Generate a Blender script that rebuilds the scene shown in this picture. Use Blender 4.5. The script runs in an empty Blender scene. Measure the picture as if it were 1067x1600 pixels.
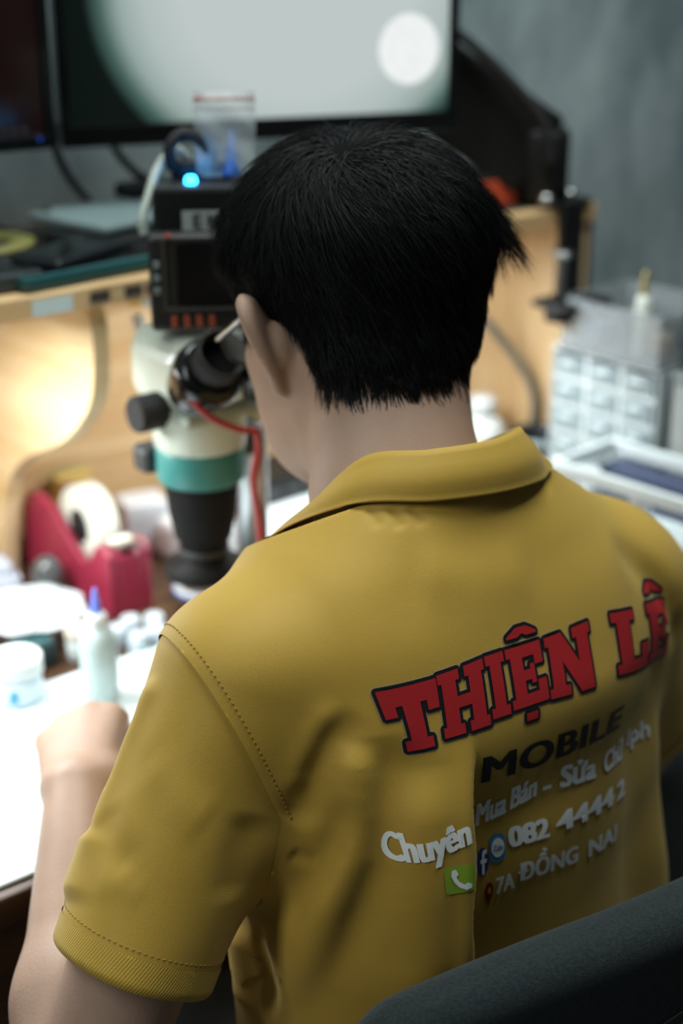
import bpy, bmesh, math, random
import numpy as np
from mathutils import Vector, Matrix
random.seed(7); RNG = np.random.default_rng(11)
SC = bpy.context.scene
COL = SC.collection

# ---------------------------------------------------------------- camera
cam_data = bpy.data.cameras.new('camera'); cam = bpy.data.objects.new('camera', cam_data); COL.objects.link(cam)
cam.location = (0, 0, 1.45)
cam.rotation_euler = (math.radians(90 - 22), 0, math.radians(-38))
cam_data.sensor_fit = 'VERTICAL'; cam_data.sensor_height = 23.5; cam_data.sensor_width = 15.67; cam_data.lens = 35
cam_data.clip_start = .05
cam_data.dof.use_dof = True; cam_data.dof.focus_distance = .985; cam_data.dof.aperture_fstop = 1.7
cam_data.dof.aperture_blades = 9
SC.camera = cam

# ---------------------------------------------------------------- light
world = bpy.data.worlds.new('room'); SC.world = world; world.use_nodes = True
wb = world.node_tree.nodes['Background']; wb.inputs[0].default_value = (.60, .72, .80, 1); wb.inputs[1].default_value = .065
def area(name, loc, target, size, size_y, power, color, spread=180):
    l = bpy.data.lights.new(name, 'AREA'); l.shape = 'RECTANGLE'; l.size = size; l.size_y = size_y
    l.energy = power; l.color = color; l.spread = math.radians(spread)
    o = bpy.data.objects.new(name, l); COL.objects.link(o); o.location = loc
    o.rotation_euler = (Vector(target) - Vector(loc)).to_track_quat('-Z', 'Y').to_euler()
    return o
area('ceiling_tube_light', (.95, .92, 2.55), (.80, .85, .9), 1.3, .55, 30, (.93, 1.0, .96))
area('room_tube_light', (-1.00, .55, 2.55), (.50, .75, .9), .40, 1.3, 17, (.96, 1.0, .95))
SC.view_settings.view_transform = 'Standard'; SC.view_settings.look = 'None'
SC.view_settings.exposure = 0.0; SC.view_settings.gamma = 1.0; SC.view_settings.use_curve_mapping = False

# ---------------------------------------------------------------- materials
MATS = {}
def nt(m): return m.node_tree.nodes, m.node_tree.links
def mat(name, color, rough=.5, metal=0.0, noise=0.0, scale=30.0, bump=0.0, bscale=None, spec=.5, trans=0.0, emit=None, es=0.0,
        alpha=1.0, sheen=0.0, coat=0.0, stretch=None, sss=0.0):
    """principled material; noise = brightness variation by an object-space noise, bump = fine relief"""
    if name in MATS: return MATS[name]
    m = bpy.data.materials.new(name); m.use_nodes = True; N, L = nt(m); b = N['Principled BSDF']
    b.inputs['Base Color'].default_value = (*color, 1); b.inputs['Roughness'].default_value = rough
    b.inputs['Metallic'].default_value = metal; b.inputs['Specular IOR Level'].default_value = spec
    if trans: b.inputs['Transmission Weight'].default_value = trans
    if alpha < 1: b.inputs['Alpha'].default_value = alpha
    if sheen: b.inputs['Sheen Weight'].default_value = sheen
    if coat: b.inputs['Coat Weight'].default_value = coat
    if sss:
        b.inputs['Subsurface Weight'].default_value = sss; b.inputs['Subsurface Radius'].default_value = (.012, .005, .003)
        b.inputs['Subsurface Scale'].default_value = .6
    if emit:
        b.inputs['Emission Color'].default_value = (*emit, 1); b.inputs['Emission Strength'].default_value = es
    tc = N.new('ShaderNodeTexCoord'); src = tc.outputs['Object']
    if stretch:
        mp = N.new('ShaderNodeMapping'); mp.inputs['Scale'].default_value = stretch; L.new(src, mp.inputs[0]); src = mp.outputs[0]
    n = N.new('ShaderNodeTexNoise'); n.inputs['Scale'].default_value = scale; n.inputs['Detail'].default_value = 5; L.new(src, n.inputs['Vector'])
    r = N.new('ShaderNodeMapRange'); r.inputs[1].default_value = .3; r.inputs[2].default_value = .7
    k = max(noise, .04)
    r.inputs[3].default_value = 1 - k; r.inputs[4].default_value = 1 + k; L.new(n.outputs[0], r.inputs[0])
    mx = N.new('ShaderNodeMix'); mx.data_type = 'RGBA'; mx.blend_type = 'MULTIPLY'; mx.inputs[0].default_value = 1
    mx.inputs[6].default_value = (*color, 1); L.new(r.outputs[0], mx.inputs[7]); L.new(mx.outputs[2], b.inputs['Base Color'])
    if bump:
        n2 = N.new('ShaderNodeTexNoise'); n2.inputs['Scale'].default_value = bscale or scale; n2.inputs['Detail'].default_value = 3
        L.new(src, n2.inputs['Vector'])
        bp = N.new('ShaderNodeBump'); bp.inputs['Strength'].default_value = bump; bp.inputs['Distance'].default_value = .002
        L.new(n2.outputs[0], bp.inputs['Height']); L.new(bp.outputs[0], b.inputs['Normal'])
    MATS[name] = m; return m
def wood(name, c1, c2, axis='x', scale=9.0, rough=.5):
    if name in MATS: return MATS[name]
    m = bpy.data.materials.new(name); m.use_nodes = True; N, L = nt(m); b = N['Principled BSDF']; b.inputs['Roughness'].default_value = rough
    tc = N.new('ShaderNodeTexCoord'); mp = N.new('ShaderNodeMapping')
    mp.inputs['Scale'].default_value = {'x': (.12, 1, 1), 'y': (1, .12, 1), 'z': (1, 1, .12)}[axis]
    L.new(tc.outputs['Object'], mp.inputs[0])
    n = N.new('ShaderNodeTexNoise'); n.inputs['Scale'].default_value = scale * 2.2; n.inputs['Detail'].default_value = 6; n.inputs['Distortion'].default_value = 1.2
    L.new(mp.outputs[0], n.inputs['Vector'])
    n2 = N.new('ShaderNodeTexNoise'); n2.inputs['Scale'].default_value = scale * 14; n2.inputs['Detail'].default_value = 3; L.new(mp.outputs[0], n2.inputs['Vector'])
    ad = N.new('ShaderNodeMath'); ad.operation = 'MULTIPLY_ADD'; ad.inputs[1].default_value = .3; L.new(n2.outputs[0], ad.inputs[0]); L.new(n.outputs[0], ad.inputs[2])
    cr = N.new('ShaderNodeValToRGB'); cr.color_ramp.elements[0].position = .45; cr.color_ramp.elements[0].color = (*c1, 1)
    cr.color_ramp.elements[1].position = .85; cr.color_ramp.elements[1].color = (*c2, 1)
    L.new(ad.outputs[0], cr.inputs[0]); L.new(cr.outputs[0], b.inputs['Base Color'])
    bp = N.new('ShaderNodeBump'); bp.inputs['Strength'].default_value = .15; bp.inputs['Distance'].default_value = .001; L.new(n2.outputs[0], bp.inputs['Height']); L.new(bp.outputs[0], b.inputs['Normal'])
    MATS[name] = m; return m
def glow(name, color, strength):
    if name in MATS: return MATS[name]
    m = bpy.data.materials.new(name); m.use_nodes = True; N, L = nt(m); b = N['Principled BSDF']
    b.inputs['Base Color'].default_value = (*color, 1); b.inputs['Emission Color'].default_value = (*color, 1); b.inputs['Emission Strength'].default_value = strength
    MATS[name] = m; return m

# ---------------------------------------------------------------- mesh helpers
def link(name, me, m=None, parent=None, loc=None, rot=None):
    o = bpy.data.objects.new(name, me); COL.objects.link(o)
    if m is not None and me is not None and not me.materials: me.materials.append(m)
    if parent is not None: o.parent = parent
    if loc is not None: o.location = loc
    if rot is not None: o.rotation_euler = rot
    return o
def raw(name, V, F, m, parent=None, smooth=False, loc=None, rot=None):
    me = bpy.data.meshes.new(name)
    me.from_pydata([tuple(v) for v in V], [], [tuple(int(i) for i in f) for f in F]); me.update()
    if smooth: me.polygons.foreach_set('use_smooth', [True] * len(me.polygons))
    return link(name, me, m, parent, loc, rot)
def fast(name, V, F, m, parent=None, smooth=True):
    """numpy quads or triangles -> mesh object"""
    V = np.ascontiguousarray(V, np.float32); F = np.ascontiguousarray(F, np.int32); k = F.shape[1]
    me = bpy.data.meshes.new(name)
    me.vertices.add(len(V)); me.vertices.foreach_set('co', V.ravel())
    me.loops.add(F.size); me.loops.foreach_set('vertex_index', F.ravel())
    me.polygons.add(len(F)); me.polygons.foreach_set('loop_start', np.arange(0, F.size, k, dtype=np.int32))
    if smooth: me.polygons.foreach_set('use_smooth', np.ones(len(F), bool))
    me.update(calc_edges=True); me.validate()
    return link(name, me, m, parent)
class MB:
    """collects shapes into one mesh"""
    def __init__(s): s.V = []; s.F = []; s.S = []
    def add(s, V, F, sm=False):
        o = len(s.V); s.V += [tuple(v) for v in V]; s.F += [[i + o for i in f] for f in F]; s.S += [sm] * len(F); return s
    def box(s, c, d, bev=.0, rz=0.0, seg=2):
        bm = bmesh.new(); bmesh.ops.create_cube(bm, size=1)
        bmesh.ops.scale(bm, vec=d, verts=bm.verts)
        if bev: bmesh.ops.bevel(bm, geom=bm.edges[:], offset=min(bev, min(d) * .49), segments=seg, affect='EDGES', profile=.5)
        if rz: bmesh.ops.rotate(bm, cent=(0, 0, 0), matrix=Matrix.Rotation(rz, 3, 'Z'), verts=bm.verts)
        bmesh.ops.translate(bm, vec=c, verts=bm.verts); bm.verts.index_update()
        s.add([v.co[:] for v in bm.verts], [[v.index for v in f.verts] for f in bm.faces]); bm.free(); return s
    def lathe(s, prof, c=(0, 0, 0), n=28, M=None, sm=True, caps=True):
        """prof: list of (radius, height) ; M: rotation matrix"""
        V = []; F = []
        for r, h in prof:
            for i in range(n):
                a = 2 * math.pi * i / n; V.append(Vector((r * math.cos(a), r * math.sin(a), h)))
        for j in range(len(prof) - 1):
            for i in range(n):
                F.append([j * n + i, j * n + (i + 1) % n, (j + 1) * n + (i + 1) % n, (j + 1) * n + i])
        if caps:
            F.append(list(range(n))[::-1]); F.append([(len(prof) - 1) * n + i for i in range(n)])
        if M is not None: V = [M @ v for v in V]
        V = [v + Vector(c) for v in V]
        o = len(s.V); s.V += [tuple(v) for v in V]; s.F += [[i + o for i in f] for f in F]
        s.S += [sm] * (len(F) - (2 if caps else 0)) + ([False, False] if caps else []); return s
    def tube(s, pts, r, n=8, sub=6):
        P = catmull(pts, sub); R = r if isinstance(r, (list, tuple)) else None
        V = []; F = []; prev = None
        for i, p in enumerate(P):
            t = (P[min(i + 1, len(P) - 1)] - P[max(i - 1, 0)]).normalized()
            if prev is None:
                a = t.cross(Vector((0, 0, 1)));  a = a if a.length > .01 else t.cross(Vector((1, 0, 0))); prev = a.normalized()
            prev = (prev - t * prev.dot(t)).normalized(); b = t.cross(prev)
            rr = r if R is None else R[0] + (R[1] - R[0]) * i / (len(P) - 1)
            for k in range(n):
                a = 2 * math.pi * k / n; V.append(p + prev * (rr * math.cos(a)) + b * (rr * math.sin(a)))
        for i in range(len(P) - 1):
            for k in range(n): F.append([i * n + k, i * n + (k + 1) % n, (i + 1) * n + (k + 1) % n, (i + 1) * n + k])
        F.append(list(range(n))[::-1]); F.append([(len(P) - 1) * n + k for k in range(n)])
        return s.add(V, F, True)
    def prism(s, outline, depth, M=None, c=(0, 0, 0)):
        """outline in local x,y, extruded along local z by depth, then M and c"""
        n = len(outline); V = [Vector((x, y, 0)) for x, y in outline] + [Vector((x, y, depth)) for x, y in outline]
        F = [list(range(n))[::-1], [n + i for i in range(n)]] + [[i, (i + 1) % n, n + (i + 1) % n, n + i] for i in range(n)]
        if M is not None: V = [M @ v for v in V]
        return s.add([v + Vector(c) for v in V], F)
    def build(s, name, m, parent=None, loc=None, rot=None):
        me = bpy.data.meshes.new(name); me.from_pydata(s.V, [], s.F); me.update()
        me.polygons.foreach_set('use_smooth', s.S)
        bm = bmesh.new(); bm.from_mesh(me); bmesh.ops.recalc_face_normals(bm, faces=bm.faces[:]); bm.to_mesh(me); bm.free()
        return link(name, me, m, parent, loc, rot)
def catmull(pts, sub=6):
    P = [Vector(p) for p in pts]
    if len(P) < 3 or sub <= 1: return P
    out = []
    for i in range(len(P) - 1):
        p0, p1, p2, p3 = P[max(i - 1, 0)], P[i], P[i + 1], P[min(i + 2, len(P) - 1)]
        for k in range(sub):
            t = k / sub
            out.append(.5 * ((2 * p1) + (p2 - p0) * t + (2 * p0 - 5 * p1 + 4 * p2 - p3) * t * t + (3 * p1 - p0 - 3 * p2 + p3) * t ** 3))
    return out + [P[-1]]
def empty(name, loc=(0, 0, 0), rz=0.0):
    o = bpy.data.objects.new(name, None); o.empty_display_size = .02; COL.objects.link(o); o.location = loc; o.rotation_euler = (0, 0, rz); return o
def tag(o, label=None, cat=None, group=None, kind=None):
    if label: o['label'] = label
    if cat: o['category'] = cat
    if group: o['group'] = group
    if kind: o['kind'] = kind
    return o
RX90 = Matrix.Rotation(math.pi / 2, 3, 'X')
def basis(ex, ey, ez): return Matrix((ex, ey, ez)).transposed()
# ---------------------------------------------------------------- the room
def concrete():
    m = bpy.data.materials.new('concrete'); m.use_nodes = True; N, L = nt(m); b = N['Principled BSDF']; b.inputs['Roughness'].default_value = .85
    tc = N.new('ShaderNodeTexCoord'); mp = N.new('ShaderNodeMapping'); mp.inputs['Scale'].default_value = (1.6, 1, .8); L.new(tc.outputs['Object'], mp.inputs[0])
    n = N.new('ShaderNodeTexNoise'); n.inputs['Scale'].default_value = 4.5; n.inputs['Detail'].default_value = 8; n.inputs['Roughness'].default_value = .62; L.new(mp.outputs[0], n.inputs['Vector'])
    cr = N.new('ShaderNodeValToRGB'); e = cr.color_ramp.elements
    e[0].position = .36; e[0].color = (.19, .25, .27, 1); e[1].position = .66; e[1].color = (.52, .62, .645, 1)
    L.new(n.outputs[0], cr.inputs[0]); L.new(cr.outputs[0], b.inputs['Base Color'])
    bp = N.new('ShaderNodeBump'); bp.inputs['Strength'].default_value = .3; bp.inputs['Distance'].default_value = .004; L.new(n.outputs[0], bp.inputs['Height']); L.new(bp.outputs[0], b.inputs['Normal'])
    return m
CONC = concrete()
tag(MB().box((.6, 1.56, 1.4), (6.4, .12, 2.8)).build('wall_back', CONC), 'bare grey concrete wall behind the desk and monitors', kind='structure')
tag(MB().box((.6, -.6, -.02), (6.4, 4.2, .04)).build('floor', mat('floor_tile', (.16, .15, .14), .5, noise=.2, scale=6)), 'dark floor under the desk and chair', kind='structure')

# ---------------------------------------------------------------- desk and hutch
PINE = wood('pine_x', (.52, .30, .12), (.76, .56, .32), 'x', 7)
PINE_Z = wood('pine_z', (.54, .34, .15), (.76, .58, .35), 'z', 7)
PINE_Y = wood('pine_y', (.56, .38, .18), (.78, .62, .38), 'y', 7)
BROWN = wood('brown_wood', (.030, .014, .007), (.095, .045, .019), 'x', 6, .4)
desk = tag(empty('desk', (.7, 1.19, 0)), 'brown wooden workbench covered with tools below the shelf', 'desk')
def dbox(name, c, d, m, bev=.002): return MB().box((c[0] - .7, c[1] - 1.19, c[2]), d, bev).build(name, m, desk)
dbox('desk_top', (.72, 1.200, .735), (2.04, .58, .030), BROWN, .003)
dbox('apron', (.72, .925, .675), (1.96, .020, .085), BROWN)
for x in (-.26, 1.70):
    for y in (.95, 1.45): dbox('leg', (x, y, .36), (.05, .05, .72), BROWN)
hutch = tag(empty('shelf_unit', (.66, 1.35, .75)), 'pine shelf unit with curved bracket standing on the desk', 'shelf')
def hbox(name, c, d, m, bev=.0015, par=hutch): return MB().box((c[0] - .66, c[1] - 1.35, c[2] - .75), d, bev).build(name, m, par)
hbox('shelf_board', (.652, 1.345, 1.114), (1.315, .290, .020), PINE)
hbox('shelf_darkener', (.652, 1.352, 1.1245), (1.300, .262, .001), mat('darkener_brown', (.022, .018, .014), .8, noise=.2, scale=40), 0)  # invented dark sheet, added on the board to darken the shelf top
bp_ = hbox('back_panel', (.652, 1.4945, .928), (1.300, .005, .352), BROWN, 0)
for k in range(4): hbox('plank', (.652, 1.4855 + .0008 * (k % 2), .7955 + .0885 * k), (1.300, .013, .0875), PINE, .0015)
sp_ = hbox('side_panel', (1.307, 1.345, .928), (.006, .280, .352), BROWN, 0)
for k in range(3): hbox('board', (1.297 + .0006 * (k % 2), 1.252 + .0935 * k, .928), (.015, .0925, .352), PINE_Z, .0015)
# curved bracket: outline in (y, z), front edge sweeps back to the wall
cur = [(1.222, 1.103), (1.212, 1.085), (1.212, 1.045), (1.222, 1.010), (1.248, .980), (1.285, .952), (1.330, .930), (1.375, .908), (1.408, .880), (1.428, .845), (1.440, .800), (1.446, .752)]
cur = [(p.x, p.y) for p in catmull([(y, z, 0) for y, z in cur], 4)]
outl = cur + [(1.478, .752), (1.478, 1.103)]
br = MB(); n_ = len(outl)
br.V = [(-.004, y - 1.35, z - .75) for y, z in outl] + [(.013, y - 1.35, z - .75) for y, z in outl]
br.F = [list(range(n_)), list(range(n_, 2 * n_))[::-1]] + [[i, (i + 1) % n_, n_ + (i + 1) % n_, n_ + i] for i in range(n_)]; br.S = [False] * len(br.F)
br.build('support_bracket', PINE_Y, hutch)
lab = mat('print_dark', (.05, .04, .035), .7)
for k, (x, w) in enumerate(((.52, .004), (.535, .004), (.552, .005), (.66, .020), (.695, .018), (.72, .022))):
    MB().box((x - .66, 1.1992 - 1.35, 1.114 - .75), (w, .0008, .010), 0).build('printed_mark', lab, hutch)
MB().box((.612 - .66, 1.1990 - 1.35, 1.113 - .75), (.040, .001, .014), 0).build('paper_tag', mat('tag_paper', (.60, .72, .75), .6), hutch)

# ---------------------------------------------------------------- lamp below the shelf (it lights the bench top)
WHT = mat('white_plastic', (.66, .69, .70), .35)
for lx, lab_, pw in ((.40, 'white lamp bar under the shelf left of the curved bracket', 4.6), (.965, 'white lamp bar under the shelf behind the microscope', 2.2)):
    lamp = tag(empty('bench_lamp', (lx, 1.238, 1.1035)), lab_, 'lamp')
    MB().box((0, 0, -.008), (.33, .055, .016), .003).build('housing', WHT, lamp)
    MB().box((0, 0, -.0175), (.31, .040, .004), .001).build('diffuser', glow('lamp_diffuser', (.92, .98, 1.0), 16.0), lamp)
    ll = bpy.data.lights.new('bench_lamp_light', 'AREA'); ll.shape = 'RECTANGLE'; ll.size = .31; ll.size_y = .04; ll.energy = pw; ll.color = (.93, .985, 1.0)
    lo = bpy.data.objects.new('bench_lamp_light', ll); COL.objects.link(lo); lo.parent = lamp; lo.location = (0, -.004, -.0205); lo.rotation_euler = (math.radians(-6), 0, 0)
# ---------------------------------------------------------------- monitors
BLK = mat('black_plastic', (.007, .008, .008), .5, noise=.1, spec=.3)
BLKG = mat('black_gloss', (.005, .006, .006), .16, spec=.35, coat=.2)
DGR = mat('dark_grey_plastic', (.035, .038, .040), .5)
SIL = mat('silver_metal', (.62, .64, .65), .28, metal=1.0)
RUB = mat('black_rubber', (.012, .012, .013), .75)
def screen_view():
    """the screen shows a round microscope picture: pale field, dark corner, one white disc"""
    m = bpy.data.materials.new('screen_microscope_view'); m.use_nodes = True; N, L = nt(m); b = N['Principled BSDF']
    b.inputs['Base Color'].default_value = (.004, .004, .004, 1); b.inputs['Roughness'].default_value = .45; b.inputs['Specular IOR Level'].default_value = .12
    tc = N.new('ShaderNodeTexCoord'); sp = N.new('ShaderNodeSeparateXYZ'); L.new(tc.outputs['Object'], sp.inputs[0])
    def dist(cx, cz, rx, rz):
        out = []
        for s, c, r in ((sp.outputs[0], cx, rx), (sp.outputs[2], cz, rz)):
            a = N.new('ShaderNodeMath'); a.operation = 'SUBTRACT'; a.inputs[1].default_value = c; L.new(s, a.inputs[0])
            d = N.new('ShaderNodeMath'); d.operation = 'DIVIDE'; d.inputs[1].default_value = r; L.new(a.outputs[0], d.inputs[0])
            q = N.new('ShaderNodeMath'); q.operation = 'MULTIPLY'; L.new(d.outputs[0], q.inputs[0]); L.new(d.outputs[0], q.inputs[1]); out.append(q)
        s = N.new('ShaderNodeMath'); s.operation = 'ADD'; L.new(out[0].outputs[0], s.inputs[0]); L.new(out[1].outputs[0], s.inputs[1])
        r = N.new('ShaderNodeMath'); r.operation = 'SQRT'; L.new(s.outputs[0], r.inputs[0]); return r.outputs[0]
    f = dist(.246, .147, .216, .192)
    cr = N.new('ShaderNodeValToRGB'); e = cr.color_ramp.elements
    e[0].position = .55; e[0].color = (.60, .68, .67, 1); e[1].position = 1.0; e[1].color = (.002, .006, .005, 1)
    x = e.new(.84); x.color = (.36, .46, .43, 1); x = e.new(.93); x.color = (.07, .14, .12, 1); x = e.new(.74); x.color = (.50, .59, .575, 1)
    L.new(f, cr.inputs[0])
    w = dist(.364, .084, .0345, .0365)
    cw = N.new('ShaderNodeValToRGB'); cw.color_ramp.elements[0].position = .93; cw.color_ramp.elements[0].color = (1, 1, 1, 1); cw.color_ramp.elements[1].position = 1.0; cw.color_ramp.elements[1].color = (0, 0, 0, 1)
    L.new(w, cw.inputs[0])
    n = N.new('ShaderNodeTexNoise'); n.inputs['Scale'].default_value = 160; L.new(tc.outputs['Object'], n.inputs['Vector'])
    nr = N.new('ShaderNodeValToRGB'); nr.color_ramp.elements[0].color = (.86, .93, .92, 1); nr.color_ramp.elements[1].color = (1.15, 1.15, 1.15, 1); L.new(n.outputs[0], nr.inputs[0])
    mx = N.new('ShaderNodeMix'); mx.data_type = 'RGBA'; L.new(cw.outputs[0], mx.inputs[0]); L.new(cr.outputs[0], mx.inputs[6]); L.new(nr.outputs[0], mx.inputs[7])
    L.new(mx.outputs[2], b.inputs['Emission Color']); b.inputs['Emission Strength'].default_value = .85
    return m
def monitor(label, left, right, z0, w, h, screen, name='monitor', bez=(.014, .0105)):
    """left/right: bottom corners in plan; front faces the room"""
    d = Vector((right[0] - left[0], right[1] - left[1], 0)); rz = math.atan2(d.y, d.x)
    r = tag(empty(name, (left[0], left[1], z0), rz), label, 'monitor')
    b0, b1 = bez
    MB().box((w / 2, .016, h / 2), (w, .026, h), .004).build('casing', BLK, r)
    fr = MB(); fr.box((w / 2, .001, b0 / 2), (w, .008, b0), .0015).box((w / 2, .001, h - b1 / 2), (w, .008, b1), .0015)
    fr.box((b1 / 2, .001, h / 2), (b1, .008, h - b0 - b1), .0015).box((w - b1 / 2, .001, h / 2), (b1, .008, h - b0 - b1), .0015)
    fr.build('bezel', BLKG, r)
    MB().box((w / 2, .0022, (h + b0 - b1) / 2), (w - 2 * b1, .002, h - b0 - b1), 0).build('screen', screen, r)
    return r
mon = monitor('monitor showing a pale round microscope picture with white disc', (.723, 1.373), (1.116, 1.231), 1.219, .418, .269, screen_view(), bez=(.021, .0105))
for x in (.30, .318, .336): MB().box((x, -.0035, .007), (.008, .001, .004), 0).build('button', DGR, mon)
dark = mat('screen_dark', (.006, .004, .004), .18, emit=(.05, .012, .006), es=.10)
mon2 = monitor('dark monitor with a small blue power light at its corner', (.290, 1.385), (.690, 1.340), 1.226, .412, .262, dark)
MB().box((.20, .055, .010), (.050, .014, .150), .004).build('stand_neck', BLK, mon2)
MB().box((.20, .045, -.0945), (.130, .100, .012), .005).build('stand_base', BLK, mon2)
MB().box((.20, .052, -.045), (.046, .012, .100), .004).build('stand_stem', BLK, mon2)
MB().box((.395, -.0032, .010), (.0035, .001, .003), 0).build('power_light', glow('blue_led_dim', (.02, .07, .5), .25), mon2)
for k in range(5): MB().box((.340 + .010 * k, -.0032, .020), (.006, .001, .004), 0).build('mark', DGR, mon2)

# monitor arm on the shelf end
arm = tag(empty('monitor_mount', (1.262, 1.225, 1.125)), 'black jointed monitor arm clamped to the right shelf end', 'monitor arm')
def A(p): return (p[0] - 1.262, p[1] - 1.225, p[2] - 1.125)
def bar(mb, a, b, w, h, bev=.006):
    a, b = Vector(a), Vector(b); t = (b - a); L_ = t.length; t.normalize(); s = t.cross(Vector((0, 0, 1))).normalized(); u = s.cross(t)
    bm = bmesh.new(); bmesh.ops.create_cube(bm, size=1); bmesh.ops.scale(bm, vec=(L_, w, h), verts=bm.verts)
    bmesh.ops.bevel(bm, geom=bm.edges[:], offset=bev, segments=3, affect='EDGES', profile=.5)
    M = basis(t, s, u); c = (a + b) / 2; bm.verts.index_update()
    mb.add([M @ v.co + c for v in bm.verts], [[v.index for v in f.verts] for f in bm.faces]); bm.free(); return mb
bar(MB(), A((1.245, 1.235, 1.180)), A((1.105, 1.325, 1.290)), .036, .098).build('lower_arm', BLK, arm)
bar(MB(), A((1.110, 1.325, 1.300)), A((1.010, 1.340, 1.345)), .034, .044).build('upper_arm', BLK, arm)
MB().lathe([(.027, .0), (.030, .004), (.030, .072), (.026, .080)], A((1.250, 1.232, 1.130))).build('post', BLK, arm)
MB().lathe([(.026, -.030), (.028, -.026), (.028, .026), (.026, .030)], A((1.105, 1.325, 1.302)), M=Matrix.Rotation(math.pi / 2, 3, 'X')).build('elbow_joint', BLK, arm)
MB().box(A((1.266, 1.240, 1.1285)), (.062, .090, .007), .002).build('base_plate', BLK, arm)
MB().box(A((1.262, 1.1945, 1.077)), (.036, .009, .112), .003).build('clamp_plate', BLK, arm)
MB().box(A((1.245, 1.170, 1.024)), (.076, .056, .009), .003).build('clamp_foot', BLK, arm)
MB().lathe([(.005, 0), (.005, .050), (.012, .051), (.012, .056)], A((1.220, 1.165, 1.030))).build('clamp_screw', SIL, arm)
MB().lathe([(.016, 0), (.017, .003), (.017, .012), (.015, .015)], A((1.220, 1.165, 1.008))).build('clamp_knob', BLK, arm)
for p in ((1.276, 1.212), (1.232, 1.206)): MB().lathe([(.0085, 0), (.0085, .007), (.006, .010)], A((p[0], p[1], 1.132)), n=12).build('bolt', SIL, arm)
MB().tube([A((1.125, 1.290, 1.328)), A((1.150, 1.262, 1.310)), A((1.190, 1.232, 1.268)), A((1.222, 1.207, 1.222)), A((1.232, 1.202, 1.175))], .0055).build('cable', RUB, arm)
MB().box(A((1.135, 1.290, 1.283)), (.060, .006, .012), .002, rz=-.57).build('cable_clip', DGR, arm)

# black cables below the monitors
for pts, lab_ in (([(.560, 1.37, 1.20), (.620, 1.40, 1.165), (.668, 1.41, 1.140), (.705, 1.40, 1.131)], 'black cable drooping below the dark monitor onto the shelf'),
                  ([(.742, 1.425, 1.235), (.752, 1.44, 1.205), (.775, 1.445, 1.165), (.805, 1.43, 1.131)], 'thin black cable hanging left of the black adapter'),
                  ([(.795, 1.40, 1.225), (.805, 1.41, 1.205), (.83, 1.41, 1.178), (.852, 1.40, 1.166)], 'black cable plugged into the top of the adapter')):
    tag(MB().tube(pts, .0045).build('cable', RUB), lab_, 'cable')
ad = tag(empty('power_adapter', (.838, 1.395, 1.125)), 'black power adapter standing on the shelf behind the microscope', 'adapter')
MB().box((0, 0, .024), (.075, .040, .048), .006).build('body', BLK, ad)
MB().box((0, -.0205, .024), (.040, .001, .024), 0).build('sticker', DGR, ad)

# ---------------------------------------------------------------- things on the shelf
def phone(label, loc, rz, col, size=(.155, .075, .009), tilt=0.0, buttons=True):
    r = tag(empty('phone', loc, rz), label, 'phone'); r.rotation_euler = (tilt, 0, rz)
    MB().box((0, 0, size[2] / 2), size, .004).build('body', mat('phone_' + '%.2f_%.2f_%.2f' % col, col, .3), r)
    MB().box((0, 0, size[2] + .0003), (size[0] - .012, size[1] - .010, .0008), 0).build('screen', BLKG, r)
    MB().lathe([(.004, 0), (.004, .0012)], (size[0] / 2 - .014, .02, size[2]), n=12).build('camera_lens', DGR, r)
    return r
phone('teal phone lying at the shelf edge above the bracket', (.662, 1.250, 1.125), math.radians(6), (.012, .070, .078), (.150, .072, .014))
phone('dark grey phone at the shelf edge by the frame', (.560, 1.262, 1.125), math.radians(-4), (.030, .042, .048), (.120, .080, .016))
phone('black phone lying across the teal phone', (.668, 1.262, 1.1402), math.radians(24), (.010, .014, .018), (.110, .058, .008))
b_ = tag(empty('black_case', (.762, 1.310, 1.125), math.radians(8)), 'flat black case under the pale grey tablet', 'case')
MB().box((0, 0, .012), (.150, .100, .024), .006).build('body', mat('case_black', (.008, .011, .012), .7, spec=.2), b_)
MB().box((-.02, -.0505, .012), (.040, .002, .008), .001).build('latch', DGR, b_)
t_ = tag(empty('tablet', (.780, 1.345, 1.150), math.radians(12)), 'pale grey tablet lying face down on the black case', 'tablet')
MB().box((0, 0, .005), (.170, .115, .009), .0035).build('body', mat('tablet_grey', (.15, .21, .22), .55), t_)
MB().lathe([(.005, 0), (.005, .0012)], (-.070, .045, .0095), n=14).build('camera_lens', BLKG, t_)
r_ = tag(empty('tape_roll', (.622, 1.362, 1.125)), 'flat roll of yellow edged tape on the shelf', 'tape roll')
MB().lathe([(.030, 0), (.052, 0), (.052, .012), (.030, .012), (.030, 0)], caps=False, n=32).build('roll', mat('tape_dark', (.05, .065, .06), .5), r_)
MB().lathe([(.031, .0122), (.053, .0122), (.0535, .017), (.031, .017), (.031, .0122)], caps=False, n=32).build('yellow_layer', mat('tape_yellow', (.20, .19, .05), .6), r_)
k_ = tag(empty('cardboard_box', (1.205, 1.290, 1.125), math.radians(-10)), 'small dark box with a red end beside the monitor arm', 'box')
MB().box((0, .0, .018), (.050, .085, .036), .002).build('body', mat('box_dark', (.02, .02, .022), .5), k_)
MB().box((0, -.0432, .016), (.046, .0016, .028), 0).build('red_end', mat('box_red', (.62, .085, .035), .5), k_)

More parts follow.
